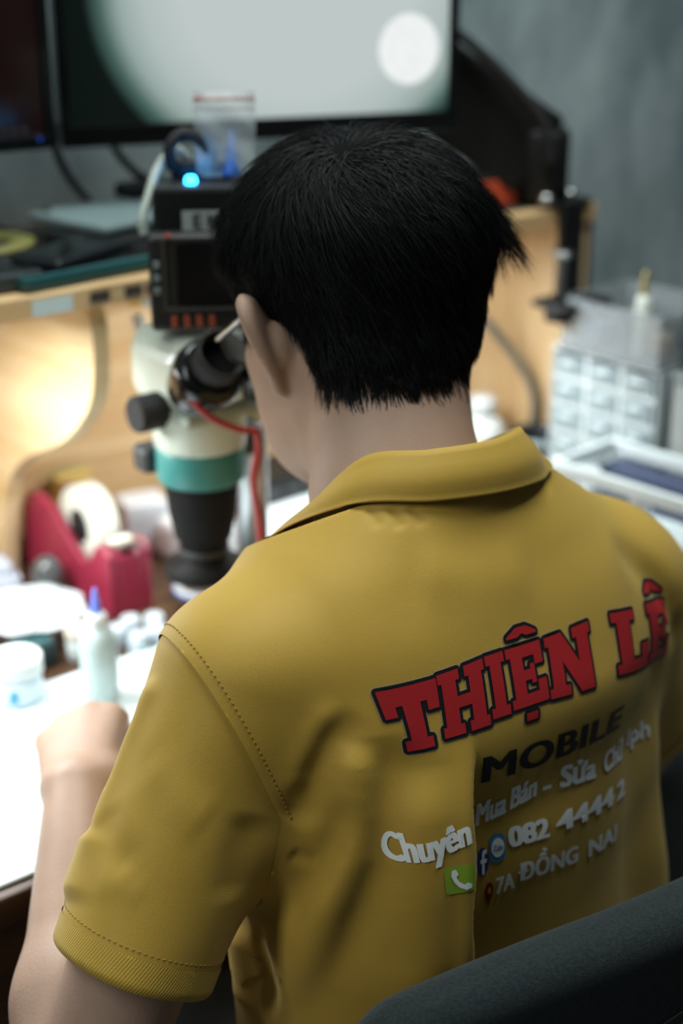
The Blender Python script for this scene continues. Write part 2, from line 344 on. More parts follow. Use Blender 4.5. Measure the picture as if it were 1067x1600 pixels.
# ---------------------------------------------------------------- microscope
SX, SY = .696, 1.097
CREAM = mat('cream_enamel', (.60, .66, .57), .35, coat=.2); TEAL = mat('teal_band', (.045, .24, .225), .4); BARREL = mat('barrel_black', (.006, .006, .006), .65, spec=.2)
ms = tag(empty('microscope', (SX, SY, .75)), 'cream stereo microscope with teal band and black lens barrel', 'microscope')
def ML(prof, name, m, c=(0, 0, 0), M=None, par=ms, n=36): return MB().lathe(prof, c, n, M).build(name, m, par)
ML([(.0205, .118), (.0365, .118), (.0370, .122), (.0365, .128), (.0225, .130), (.0225, .150), (.0265, .156), (.0310, .180), (.0340, .208), (.0345, .214)], 'lens_barrel', BARREL)
ML([(.0235, .139), (.0238, .140), (.0238, .144), (.0235, .145)], 'barrel_ring', DGR)
ML([(.0385, .212), (.0400, .215), (.0400, .242), (.0390, .244)], 'teal_ring', TEAL)
ML([(.0395, .244), (.0415, .247), (.0425, .268), (.0440, .274), (.0440, .279)], 'collar_ring', CREAM)
hd = MB(); hd.box((0, .010, .315), (.082, .098, .072), .022, seg=4); hd.box((0, -.026, .322), (.076, .070, .056), .020, seg=4)
hd.build('head_housing', CREAM, ms)
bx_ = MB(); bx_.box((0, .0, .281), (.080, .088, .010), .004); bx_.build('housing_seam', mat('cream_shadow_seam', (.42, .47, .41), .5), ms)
kn = ML([(.0145, 0), (.0165, .002), (.0165, .026), (.0150, .028)], 'zoom_knob', RUB, (-.038, .0, .284), Matrix.Rotation(-math.pi / 2, 3, 'Y'))
ML([(.0145, 0), (.0165, .002), (.0165, .026), (.0150, .028)], 'zoom_knob', RUB, (.038, .0, .284), Matrix.Rotation(math.pi / 2, 3, 'Y'))
MB().box((.0, .036, .228), (.088, .026, .026), .006).build('focus_ring', DGR, ms)
MB().box((.056, .030, .228), (.050, .034, .030), .006).build('focus_arm', DGR, ms)
MB().lathe([(.0165, .012), (.0165, .325), (.015, .330)], (.085, .045, 0), n=24).build('stand_post', SIL, ms)
MB().box((.070, .040, .007), (.130, .120, .014), .006).build('stand_base', BLK, ms)
for sx in (-.031, .031):
    ax = Vector((sx * .25, -.070, .060)).normalized(); ez = ax; ex = ez.cross(Vector((0, 0, 1))).normalized(); M = basis(ex, ez.cross(ex), ez)
    o_ = Vector((sx, -.052, .318))
    tb = ML([(.0255, -.012), (.0270, -.008), (.0295, .010), (.0305, .020), (.0285, .030), (.0235, .034)], 'eyepiece_tube', BLKG, o_, M)
    ec = MB(); ec.lathe([(.0185, .032), (.0200, .034), (.0205, .046), (.0215, .060), (.0195, .061), (.0165, .050), (.0160, .046)], o_, 28, M, caps=False); ec.build('eyecup', RUB, tb)
    ML([(.0163, .0455), (.0163, .047)], 'eye_lens', BLKG, o_, M, tb)
# photo tube
ML([(.020, .360), (.022, .364), (.022, .400), (.020, .404)], 'photo_tube', BLK, (0, .012, 0))
# red wire looped round the eyepiece and hanging down
RED = mat('red_wire', (.42, .035, .032), .45)
tag(MB().tube([(.6385, 1.034, 1.086), (.640, 1.024, 1.070), (.650, 1.010, 1.052), (.670, .998, 1.040), (.688, .996, 1.035)], .0030, sub=8).build('wire', mat('red_wire_dark', (.36, .028, .026), .45)),
    'red wire bent around the black eyepiece', 'wire')
tag(MB().tube([(.6885, .9965, 1.034), (.692, 1.000, 1.015), (.690, 1.005, .985), (.700, 1.012, .945), (.706, 1.018, .905), (.716, 1.028, .860), (.735, 1.055, .800), (.760, 1.08, .760)], .0032, sub=8).build('wire', RED),
    'red wire hanging beside the microscope barrel', 'wire')

# control panel with a dark display in front of the microscope camera
px0, px1 = Vector((.646, 1.088)), Vector((.746, 1.020)); pdir = (px1 - px0); prz = math.atan2(pdir.y, pdir.x)
cp = tag(empty('control_panel', (px0.x, px0.y, 1.107), prz), 'black control panel with dark display above the cream microscope head', 'control panel')
PW = .123
MB().box((PW / 2, .012, .041), (PW, .024, .082), .004).build('casing', mat('panel_black', (.016, .016, .015), .4), cp)
MB().box((.020 + (PW - .02) / 2 - .004, -.0008, .050), (PW - .034, .003, .054), .001).build('display', mat('display_black', (.004, .003, .003), .2), cp)
fr = MB(); dx0, dx1, dz0, dz1 = .013, PW - .007, .020, .080
for c, d in (((dx0 + dx1) / 2, dz0), ((dx0 + dx1) / 2, dz1)): fr.box((c, -.0015, d), (dx1 - dx0, .003, .003), .0008)
for c in (dx0, dx1): fr.box((c, -.0015, (dz0 + dz1) / 2), (.003, .003, dz1 - dz0), .0008)
fr.build('display_frame', mat('panel_grey', (.045, .043, .038), .4), cp)
for z in (.036, .047, .058): MB().box((.0065, -.001, z), (.006, .003, .0065), .001).build('button', mat('button_grey', (.16, .20, .20), .4), cp)
for k in range(4): MB().box((.020 + .0105 * k, -.001, .0095), (.0050, .003, .011), .0015).build('key', mat('key_orange', (.34, .070, .025), .45), cp)
MB().lathe([(.003, 0), (.003, .0015)], (.017, -.001, .0815), 12, Matrix.Rotation(math.pi / 2, 3, 'X')).build('indicator', glow('red_led', (.5, .10, .09), .08), cp)

# microscope camera
mc = tag(empty('microscope_camera', (.7165, 1.117, 1.154), math.radians(-34)), 'black microscope camera with pale label and lit blue light', 'camera')
MB().box((0, 0, .038), (.076, .060, .062), .004).build('body', BLK, mc)
for k in range(6): MB().box((-.0385, -.022 + .009 * k, .038), (.0012, .004, .048), 0).build('cooling_fin', DGR, mc)
MB().box((.006, -.0306, .040), (.040, .001, .018), 0).build('label_plate', mat('label_grey', (.36, .41, .40), .5), mc)
MB().lathe([(.0048, 0), (.0050, .003), (.0035, .006)], (-.006, -.012, .069), 14).build('power_light', glow('blue_led', (.02, .42, 1.0), 14.0), mc)
pl = bpy.data.lights.new('power_light_glow', 'POINT'); pl.energy = .012; pl.color = (.05, .35, 1); pl.shadow_soft_size = .005
po = bpy.data.objects.new('power_light_glow', pl); COL.objects.link(po); po.parent = mc; po.location = (-.006, -.012, .082)
MB().box((.002, .020, .076), (.050, .016, .014), .003).build('connector_block', BLK, mc)
tag(MB().tube([(.7300, 1.155, 1.236), (.714, 1.150, 1.246), (.690, 1.140, 1.232), (.672, 1.128, 1.210), (.662, 1.122, 1.195), (.663, 1.1205, 1.1835)], .0042, sub=8).build('cable', mat('cable_grey', (.36, .42, .38), .5)), 'pale grey cable arching from the camera to the panel', 'cable')
tag(MB().tube([(.706, 1.140, 1.232), (.700, 1.135, 1.250), (.712, 1.130, 1.262), (.728, 1.122, 1.252), (.733, 1.118, 1.232)], .0055, sub=6).build('cable', RUB), 'short black cable looped on top of the camera', 'cable')
# zip bag with a blue nozzle in it
zb = tag(empty('zip_bag', (.742, 1.112, 1.2245), math.radians(-36)), 'clear zip bag with red seal standing on the camera', 'bag')
def pillow(w, h, t, nx=14, nz=14, wob=.002):
    V = []; F = []
    for s in (-1, 1):
        for j in range(nz + 1):
            for i in range(nx + 1):
                u, v = i / nx * 2 - 1, j / nz * 2 - 1
                y = s * t * max(0, (1 - u ** 4)) * max(0, (1 - v ** 4)) + wob * math.sin(5 * u + 3 * v) * math.cos(4 * v - u)
                V.append((u * w / 2 * (1 + .03 * math.sin(3 * v)), y, (v + 1) * h / 2))
    N_ = (nx + 1) * (nz + 1)
    for s in (0, 1):
        for j in range(nz):
            for i in range(nx):
                a = s * N_ + j * (nx + 1) + i; q = [a, a + 1, a + nx + 2, a + nx + 1]; F.append(q if s == 0 else q[::-1])
    return V, F
V, F_ = pillow(.052, .072, .007)
zb_m = mat('clear_film', (.80, .88, .88), .25, alpha=.30)
MB().add(V, F_, True).build('film', zb_m, zb)
MB().box((.0, 0, .0655), (.052, .0032, .0035), .001).build('seal_strip', mat('seal_red', (.50, .17, .13), .5, alpha=.75), zb)
MB().box((.0, 0, .0575), (.051, .0030, .0020), .0008).build('seal_line', mat('seal_pale', (.62, .58, .50), .5, alpha=.7), zb)
nz = tag(empty('nozzle', (.7455, 1.1085, 1.2255), 0), 'blue tapered nozzle inside the clear zip bag', 'nozzle')
MB().lathe([(.0075, 0), (.0075, .006), (.0052, .008), (.0018, .038), (.0012, .038)]).build('cone', mat('nozzle_blue', (.02, .12, .42), .35), nz)
MB().lathe([(.0082, 0), (.0082, .003)], n=16).build('hub', mat('nozzle_hub', (.015, .07, .28), .35), nz)

# ---------------------------------------------------------------- bench top: mat, hand tools, bottles
sm = tag(empty('work_mat', (.44, 1.0555, .75)), 'white silicone work mat on the bench under the hand', 'mat')
MB().box((0, 0, .002), (.560, .269, .004), .0018, seg=3).build('sheet', mat('mat_white', (.70, .80, .82), .45), sm)
for y in (.127, -.127): MB().box((0, y, .0042), (.548, .005, .0016), .0006).build('raised_rim', mat('mat_white'  , (.7, .8, .82)), sm)
for k in range(7): MB().box((-.24 + .080 * k, .112, .0042), (.062, .014, .0012), .0005).build('tray_cell', mat('mat_cell', (.55, .70, .72), .45), sm)

# red tape dispenser
RDM = mat('dispenser_red', (.31, .024, .055), .42, coat=.1)
td = tag(empty('tape_dispenser', (.718, 1.275, .75)), 'red desk tape dispenser holding a roll of white tape', 'tape dispenser')
side = [(0, 0), (.0, .070), (.012, .078), (.026, .076), (.044, .052), (.056, .047), (.070, .054), (.118, .088), (.150, .096), (.176, .090), (.190, .070), (.194, 0)]
def wall_plate(x0, x1, outl_, name):
    mb = MB(); n = len(outl_); mb.V = [(x0, y, z) for y, z in outl_] + [(x1, y, z) for y, z in outl_]
    mb.F = [list(range(n)), list(range(n, 2 * n))[::-1]] + [[i, (i + 1) % n, n + (i + 1) % n, n + i] for i in range(n)]; mb.S = [False] * len(mb.F)
    o = mb.build(name, RDM, td); bv = o.modifiers.new('soft_edges', 'BEVEL'); bv.width = .003; bv.segments = 3; bv.limit_method = 'ANGLE'; bv.angle_limit = math.radians(30); return o
wall_plate(-.026, -.0165, side, 'side_wall'); wall_plate(.0165, .026, side, 'side_wall')
base = [(0, 0), (0, .066), (.012, .074), (.024, .070), (.038, .038), (.060, .026), (.150, .020), (.186, .050), (.190, 0)]
wall_plate(-.0168, .0168, base, 'base')
rl = tag(MB().lathe([(.0195, -.0125), (.0430, -.0125), (.0440, -.0115), (.0440, .0115), (.0430, .0125), (.0195, .0125), (.0195, -.0125)], (.718, 1.358, .826), 40, Matrix.Rotation(math.pi / 2, 3, 'Y'), caps=False)
    .build('tape_roll', mat('tape_white', (.74, .76, .66), .5)), 'thick white tape roll in the red dispenser', 'tape roll')
MB().lathe([(.006, -.0160), (.0185, -.0130), (.0190, .0130), (.006, .0160)], (0, .083, .076), 28, Matrix.Rotation(math.pi / 2, 3, 'Y')).build('hub', BLK, td)
MB().box((0, .004, .079), (.030, .012, .004), .001).build('cutter', SIL, td)
MB().box((0, .018, .0785), (.026, .018, .0015), 0).build('tape_end', mat('tape_white', (.74, .76, .66)), td)

def bottle(label, loc, cap_m):
    r = tag(empty('squeeze_bottle', loc), label, 'bottle')
    MB().lathe([(.0155, 0), (.0175, .002), (.0178, .010), (.0178, .058), (.0165, .066), (.0120, .073), (.0090, .076)], n=28).build('body', mat('milky_plastic', (.60, .72, .72), .3, trans=.3), r)
    MB().lathe([(.0095, .076), (.0098, .077), (.0098, .086), (.0070, .089)], n=24).build('neck_cap', WHT, r)
    MB().lathe([(.0055, .089), (.0050, .092), (.0018, .112), (.0012, .113)], n=18).build('nozzle', cap_m, r)
    return r
bottle('white squeeze bottle with blue pointed nozzle on the mat', (.597, 1.128, .7545), mat('nozzle_violet', (.16, .24, .78), .4))
def jar(name, label, loc, r, h, lid_h, bm_, lm_, cat='jar'):
    e = tag(empty(name, loc), label, cat)
    MB().lathe([(r * .90, 0), (r * .96, .002), (r * .96, h - lid_h), (r * .9, h - lid_h)], n=32).build('body', bm_, e)
    MB().lathe([(r, h - lid_h), (r * 1.03, h - lid_h + .001), (r * 1.03, h - .002), (r * .98, h), (r * .80, h), (r * .78, h - .0012), (.002, h - .0012)], n=36).build('lid', lm_, e)
    return e
j = jar('flux_jar', 'round white jar with white lid beside the squeeze bottle', (.537, 1.178, .7545), .024, .044, .016, mat('jar_blue_white', (.62, .74, .84), .4), WHT)
MB().box((-.012, -.0195, .012), (.012, .003, .012), .001).build('label_patch', mat('label_blue', (.08, .35, .62), .5), j)
jar('small_jar', 'small clear jar with beige lid behind the mat', (.626, 1.222, .75), .0135, .034, .010, mat('clear_grey', (.60, .66, .64), .2, trans=.4), mat('beige_lid', (.58, .50, .42), .5))
bb = tag(empty('dark_box', (.580, 1.234, .75), math.radians(8)), 'small dark teal box between the white jar and small jar', 'box')
MB().box((0, 0, .013), (.040, .030, .026), .002).build('body', mat('dark_teal', (.010, .035, .038), .4), bb); MB().box((0, 0, .0265), (.036, .026, .002), .0005).build('lid', mat('dark_teal_lid', (.02, .07, .075), .4), bb)
# scalloped white dish with small parts in it
ds = tag(empty('parts_dish', (.608, 1.292, .770)), 'white scalloped dish of small parts near the red dispenser', 'dish')
mb = MB(); n = 64; prof = [(.010, 0), (.034, .001), (.048, .010), (.056, .013), (.0575, .012), (.050, .007), (.036, -.002), (.010, -.003)]
V = []; F_ = []
for r, h in prof:
    for i in range(n):
        a = 2 * math.pi * i / n; rr = r * (1 + (.045 * math.cos(8 * a) if r > .045 else 0)); V.append((rr * math.cos(a), rr * math.sin(a), h))
m_ = len(prof)
for j_ in range(m_):
    for i in range(n): F_.append([j_ * n + i, j_ * n + (i + 1) % n, ((j_ + 1) % m_) * n + (i + 1) % n, ((j_ + 1) % m_) * n + i])
mb.add(V, F_, True).build('bowl', mat('dish_white', (.55, .60, .62), .3), ds)
MB().lathe([(.022, -.020), (.024, -.018), (.016, -.003), (.012, -.001)], n=28).build('foot', mat('dish_white', (.8, .84, .83)), ds)
for k, (x, y, c, s) in enumerate(((-.018, .006, (.72, .55, .60), .011), (.004, -.012, (.62, .66, .80), .009), (.020, .012, (.70, .42, .46), .008), (.0, .016, (.40, .45, .50), .008), (-.010, -.020, (.80, .70, .66), .008))):
    tag(MB().box((.608 + x, 1.292 + y, .7715 + s * .3), (s * 1.6, s, s * .6), .0015, rz=k).build('small_part', mat('part_%d' % k, c, .5)),
        ('pink rectangular part in the white dish', 'pale violet part in the white dish', 'rose red part in the white dish', 'grey part in the white dish', 'cream part in the white dish')[k], 'small part', 'small parts in the dish')
gb = tag(empty('dropper_bottle', (.662, 1.352, .75)), 'grey domed glass bottle left of the red dispenser', 'bottle')
MB().lathe([(.0165, 0), (.0175, .002), (.0175, .030), (.0160, .042), (.0110, .051), (.004, .055), (.001, .0555)], n=28).build('body', mat('smoke_glass', (.10, .11, .11), .12, trans=.3), gb)
MB().lathe([(.0178, .006), (.0181, .007), (.0181, .024), (.0178, .025)], n=28).build('band', mat('smoke_band', (.07, .075, .075), .4), gb)
tb_ = tag(empty('tissue_box', (.615, 1.415, .75), math.radians(-12)), 'white paper pack behind the dish beside the bracket', 'pack')
MB().box((0, 0, .014), (.075, .060, .028), .006, seg=3).build('body', mat('paper_white', (.46, .50, .57), .7, noise=.08, scale=40), tb_)
MB().box((.006, -.004, .033), (.050, .040, .012), .005, seg=3).build('folded_sheet', mat('paper_white', (.72, .76, .82)), tb_)
for k, (x, y) in enumerate(((.668, 1.222), (.690, 1.232), (.712, 1.222), (.700, 1.198), (.678, 1.196))):
    c = tag(empty('bottle_cap', (x, y, .75)), 'ribbed translucent cap standing in front of the red dispenser', 'cap', 'caps before the dispenser')
    MB().lathe([(.0100, 0), (.0105, .001), (.0105, .018), (.0088, .021)], n=20).build('body', mat('cap_milky', (.58, .66, .72), .3, trans=.2), c)
    MB().lathe([(.0109, .004), (.0109, .008)], n=20, caps=False).build('rib', mat('cap_rib', (.40, .47, .52), .4), c)
wb_ = tag(empty('white_carton', (.822, 1.425, .75), math.radians(-14)), 'white carton against the back planks behind the dispenser', 'carton')
MB().box((0, 0, .030), (.052, .045, .060), .003).build('body', mat('carton_white', (.70, .73, .76), .6), wb_); MB().box((0, -.0230, .040), (.036, .001, .020), 0).build('label', mat('carton_label', (.60, .62, .66), .6), wb_)
wc_ = tag(empty('white_charger', (.842, 1.375, .75), math.radians(20)), 'white rounded charger in front of the white carton', 'charger')
MB().box((0, 0, .024), (.045, .045, .048), .010, seg=4).build('body', mat('charger_white', (.82, .85, .87), .3), wc_); MB().box((0, -.0226, .024), (.014, .001, .006), 0).build('port', DGR, wc_)
yb = tag(empty('reflection', (.752, 1.470, .75), 0), 'yellow sponge built as a block on the planks behind the tape roll', 'reflection')  # made-up yellow block standing in for a yellowish reflection
MB().box((0, -.012, .050), (.045, .016, .095), .005, seg=3).build('body', mat('reflection_yellow', (.62, .44, .13), .9, noise=.15, scale=150, bump=.8), yb); MB().box((0, -.0035, .050), (.044, .003, .094), .001).build('block_back', mat('block_green', (.12, .26, .10), .9), yb)
# clear clips hanging below the shelf, right of the bracket
hk = tag(empty('hanging_clamp', (.742, 1.260, 1.103)), 'silver clamp with yellow grip hanging under the shelf', 'clamp')
MB().box((-.010, 0, -.010), (.016, .014, .020), .003).build('grip', mat('grip_yellow', (.66, .42, .04), .4), hk)
MB().lathe([(.010, -.008), (.012, -.006), (.012, .006), (.010, .008)], (.004, -.004, -.012), 20, Matrix.Rotation(math.pi / 2, 3, 'X')).build('pivot', WHT, hk)
MB().tube([(.024, 0, 0), (.034, -.004, -.012), (.032, -.004, -.040), (.018, -.004, -.058), (-.004, -.004, -.052), (-.010, 0, -.030)], .0055, sub=8).build('jaw', mat('clamp_grey', (.52, .57, .62), .35), hk)
MB().box((.024, -.004, -.022), (.018, .010, .028), .003).build('body', DGR, hk)
MB().box((.038, 0, -.006), (.020, .016, .012), .003).build('bracket', WHT, hk)
# round spool and paper on the far right of the microscope
spo = tag(empty('wire_spool', (.800, 1.255, .764), 0), 'white wire spool with blue rim beside the microscope base', 'spool')
MB().lathe([(.006, 0), (.036, 0), (.037, .002), (.036, .004), (.024, .005), (.024, .014), (.036, .015), (.037, .017), (.036, .019), (.006, .019)], n=36).build('reel', WHT, spo)
MB().lathe([(.0375, .0005), (.0388, .001), (.0388, .0035), (.0375, .004)], n=36, caps=False).build('rim', mat('rim_blue', (.03, .13, .42), .4), spo)
MB().lathe([(.0245, .0055), (.030, .006), (.030, .0135), (.0245, .014)], n=36, caps=False).build('wire_winding', mat('copper_dark', (.16, .10, .06), .4), spo)
tp = tag(empty('teal_driver', (.800, 1.165, .764)), 'teal handled precision driver standing beside the barrel', 'driver')
MB().lathe([(.0065, .050), (.0080, .054), (.0080, .112), (.0066, .118), (.0066, .128), (.0080, .132), (.0080, .170), (.0055, .178)], n=20).build('handle', mat('driver_teal', (.10, .42, .46), .35), tp)
MB().lathe([(.0030, 0), (.0030, .052)], n=12).build('shaft', SIL, tp); MB().lathe([(.0083, .080), (.0083, .088)], n=20).build('grip_band', DGR, tp)
pp = tag(empty('white_box', (.985, 1.330, .75), math.radians(4)), 'large white box lying flat right of the microscope', 'box')
MB().box((0, 0, .022), (.24, .20, .044), .004).build('body', mat('box_white', (.74, .80, .83), .5), pp); MB().box((0, 0, .0455), (.232, .192, .003), .001).build('lid', mat('box_lid', (.78, .84, .86), .5), pp)
kb = tag(empty('router', (.985, 1.375, .798), math.radians(4)), 'black flat device lying on the large white box', 'device')
MB().box((0, 0, .016), (.20, .075, .030), .006).build('body', BLK, kb)
for k in range(6): MB().box((-.07 + .028 * k, -.0378, .016), (.016, .001, .008), 0).build('slot', DGR, kb)

# ---------------------------------------------------------------- right side of the bench
wbo = tag(empty('white_bottle', (1.235, 1.300, .75)), 'white bottle with yellow label behind the collar', 'bottle')
MB().lathe([(.028, 0), (.031, .003), (.031, .085), (.027, .098), (.018, .107), (.0145, .110)], n=32).build('body', mat('bottle_white', (.80, .85, .85), .3), wbo)
MB().lathe([(.0314, .010), (.0316, .011), (.0316, .083), (.0314, .084)], n=32, caps=False).build('label', mat('label_yellow', (.72, .58, .02), .45), wbo)
MB().lathe([(.0170, .110), (.0180, .111), (.0180, .126), (.0150, .131), (.006, .133)], n=28).build('cap', WHT, wbo)
for x, y, k in ((1.262, 1.330, 0), (1.232, 1.355, 1)):
    c = tag(empty('small_vial', (x, y, .75)), ('clear vial with pale blue lid beside the white bottle', 'milky vial behind the pale blue lidded vial')[k], 'vial')
    MB().lathe([(.011, 0), (.012, .002), (.012, .066), (.009, .070)], n=20).build('body', mat('vial_%d' % k, ((.50, .62, .68), (.70, .76, .78))[k], .25, trans=.2), c)
    MB().lathe([(.0115, .070), (.0118, .071), (.0118, .082), (.010, .084)], n=20).build('lid', mat('vial_lid_%d' % k, ((.20, .34, .42), (.76, .80, .82))[k], .4), c)
cu = tag(empty('pen_cup', (1.246, 1.215, .75)), 'black cup between the white bottle and the drawer cabinet', 'cup')
MB().lathe([(.026, 0), (.029, .002), (.032, .100), (.0335, .106), (.0315, .107), (.028, .098), (.026, .012), (.004, .010)], n=32).build('body', mat('cup_black', (.012, .018, .022), .35), cu)
MB().lathe([(.0337, .098), (.0342, .099), (.0342, .105), (.0337, .106)], n=32, caps=False).build('rim', mat('rim_pale', (.45, .55, .58), .4), cu)
tag(MB().tube([(1.190, 1.294, 1.010), (1.218, 1.284, .984), (1.250, 1.272, .945), (1.272, 1.258, .905), (1.278, 1.252, .868), (1.276, 1.262, .820), (1.270, 1.275, .757)], .0060, sub=8).build('hose', mat('hose_grey', (.17, .155, .12), .6)), 'grey brown hose curving down the pine side panel', 'hose')

# drawer cabinet of clear drawers, its front turned to the man
dc = tag(empty('drawer_cabinet', (1.225, 1.180, .75), math.radians(-86)), 'white cabinet of small clear drawers on the right of the bench', 'drawer cabinet')
CW, CD, CH = .150, .130, .225           # local x along the front, y into the cabinet
fr_m = mat('cabinet_white', (.70, .78, .80), .4)
MB().box((CW / 2, CD / 2 + .004, .002), (CW, CD, .004), .001).build('bottom', fr_m, dc); MB().box((CW / 2, CD / 2 + .004, CH - .002), (CW, CD, .004), .001).build('top', fr_m, dc)
for x in (.002, CW - .002): MB().box((x, CD / 2 + .004, CH / 2), (.004, CD, CH - .008), .001).build('side', mat('cabinet_shaded', (.46, .52, .54), .45), dc)  # sides get a greyer cabinet white, their shade put into the colour
MB().box((CW / 2, CD + .003, CH / 2), (CW - .008, .003, CH - .008), 0).build('back', fr_m, dc)
rows = [.004, .048, .090, .124, .158, .190, .221]
for z in rows[1:-1]: MB().box((CW / 2, CD / 2 + .002, z), (CW - .008, CD - .004, .007 if abs(z - .090) > .01 else .014), .001).build('shelf_rail', fr_m, dc)
for x in (CW / 3 + .0005, 2 * CW / 3 - .0005): MB().box((x, CD / 2 + .002, CH / 2), (.007, CD - .004, CH - .010), .001).build('divider', fr_m, dc)
clear = mat('drawer_clear', (.42, .52, .56), .25, trans=.25)
cont = [mat('content_%d' % i, c, .6) for i, c in enumerate(((.30, .40, .44), (.36, .52, .50), (.26, .36, .44), (.40, .46, .48), (.22, .42, .34), (.20, .27, .36)))]
k = 0
for ri in range(len(rows) - 1):
    z0, z1 = rows[ri] + (.008 if ri == 2 else .0045), rows[ri + 1] - (.008 if ri == 1 else .0045)
    for ci in range(3):
        x0 = .0045 + ci * (CW - .005) / 3 + .002; x1 = .0045 + (ci + 1) * (CW - .005) / 3 - .006
        cx, w, cz, h = (x0 + x1) / 2, x1 - x0, (z0 + z1) / 2, z1 - z0
        d_ = MB(); d_.box((cx, .0035, cz), (w, .003, h), .0008); d_.box((cx, .060, z0 + .001), (w, .110, .002), 0)
        for xx in (x0 + .001, x1 - .001): d_.box((xx, .060, cz - .002), (.0015, .110, h - .006), 0)
        d = d_.build('drawer', clear, dc)
        MB().box((cx, -.0005, z1 - .007), (w * .45, .006, .003), .001).build('pull', fr_m, d)
        MB().box((cx, .035, z0 + .003 + h * .28), (w * .80, .050, h * .50), .002).build('contents', cont[(k * 5 + ri) % 6], d); k += 1
# clear box with parts on top of the cabinet
cb = tag(empty('clear_box', (1.288, 1.102, .9755), math.radians(-86)), 'clear plastic box of parts on top of the drawer cabinet', 'box')
film = mat('box_clear', (.50, .56, .60), .2, alpha=.38)
for c, d in (((0, -.058, .030), (.135, .002, .060)), ((0, .058, .030), (.135, .002, .060)), ((-.067, 0, .030), (.002, .116, .060)), ((.067, 0, .030), (.002, .116, .060))): MB().box(c, d, 0).build('wall', film, cb)
MB().box((0, 0, .0015), (.132, .114, .003), 0).build('floor_panel', mat('box_floor', (.10, .11, .11), .5), cb)
for k, (x, y, c, s, lb) in enumerate(((-.040, -.02, (.30, .30, .40), .028, 'violet grey'), (.0, .01, (.20, .13, .10), .030, 'brown'), (.035, -.015, (.32, .24, .14), .026, 'tan'), (.030, .030, (.05, .06, .06), .034, 'black'), (-.030, .030, (.24, .28, .27), .030, 'grey green'))):
    M = Matrix.Rotation(math.radians(-86), 3, 'Z'); q = M @ Vector((x, y, 0)) + Vector((1.288, 1.102, .979))
    p_ = tag(empty('spare_part', q, k), '%s spare part inside the clear box' % lb, 'part', 'spare parts in the clear box')
    MB().box((0, 0, s / 2), (s * 1.2, s * .8, s), .003).build('body', mat('spare_%d' % k, c, .6), p_); MB().box((0, 0, s + .0015), (s * .6, s * .4, .003), .001).build('contact', SIL, p_)
gl = tag(empty('glue_tube', (1.262, 1.080, .9792)), 'white tube with brass tip standing in the clear box', 'tube')
MB().lathe([(.008, 0), (.0085, .002), (.0085, .062), (.006, .068)], n=20).build('body', mat('tube_white', (.72, .76, .70), .4), gl); MB().lathe([(.0045, .068), (.0045, .078), (.0030, .088), (.0020, .094)], n=16).build('tip', mat('brass', (.50, .42, .18), .35, metal=.6), gl)
dk = tag(empty('black_pouch', (1.300, 1.000, .9755), math.radians(-80)), 'black pouch beside the clear box on a grey lid', 'pouch')
gl2 = tag(empty('grey_case', (1.337, .982, .75), math.radians(-86)), 'pale grey plastic case right of the drawer cabinet', 'case')
MB().box((0, 0, .108), (.090, .170, .216), .006).build('body', mat('case_grey', (.40, .43, .43), .5), gl2); MB().box((0, 0, .2205), (.094, .174, .009), .003).build('lid', mat('case_lid', (.20, .24, .25), .35), gl2)
MB().box((0, -.0870, .180), (.030, .004, .018), .001).build('latch', mat('latch_grey', (.26, .29, .30), .4), gl2)
V, F_ = pillow(.085, .045, .030, wob=.003)
MB().add([(x, y, z) for x, y, z in V], F_, True).build('body', mat('pouch_black', (.022, .026, .027), .6, bump=.4, bscale=60), dk); MB().tube([(-.036, 0, .040), (0, 0, .047), (.036, 0, .040)], .0022).build('zipper', SIL, dk)
# open white tray in front
tr = tag(empty('white_tray', (1.180, .985, .75), math.radians(-84)), 'white two tier tray at the right edge of the bench', 'tray')
for zz, nm in ((.135, 'upper_rim'), (.088, 'lower_rim')):
    f_ = MB()
    for c, d in (((0, -.05, zz), (.170, .008, .016)), ((0, .05, zz), (.170, .008, .016)), ((-.085, 0, zz), (.008, .108, .016)), ((.085, 0, zz), (.008, .108, .016))): f_.box(c, d, .002)
    f_.build(nm, fr_m, tr)
MB().box((0, 0, .040), (.166, .100, .080), .003).build('base_drawer', mat('tray_grey', (.50, .55, .57), .45), tr)
MB().box((0, 0, .083), (.160, .098, .004), .001).build('tier', fr_m, tr); MB().box((.0, .030, .104), (.150, .030, .040), .003).build('insert', mat('tray_blue', (.035, .05, .11), .45), tr)
for x in (-.083, .083): MB().box((x, .048, .110), (.006, .006, .050), .001).build('corner_post', fr_m, tr)
vb = tag(empty('white_vial', (1.158, .975, .8352)), 'round white vial standing in the white tray', 'vial')
MB().lathe([(.011, 0), (.0115, .001), (.0115, .026), (.0105, .028)], n=24).build('body', mat('vial_white', (.82, .86, .87), .35), vb); MB().lathe([(.0120, .028), (.0122, .029), (.0122, .038), (.0105, .041)], n=24).build('cap', WHT, vb)
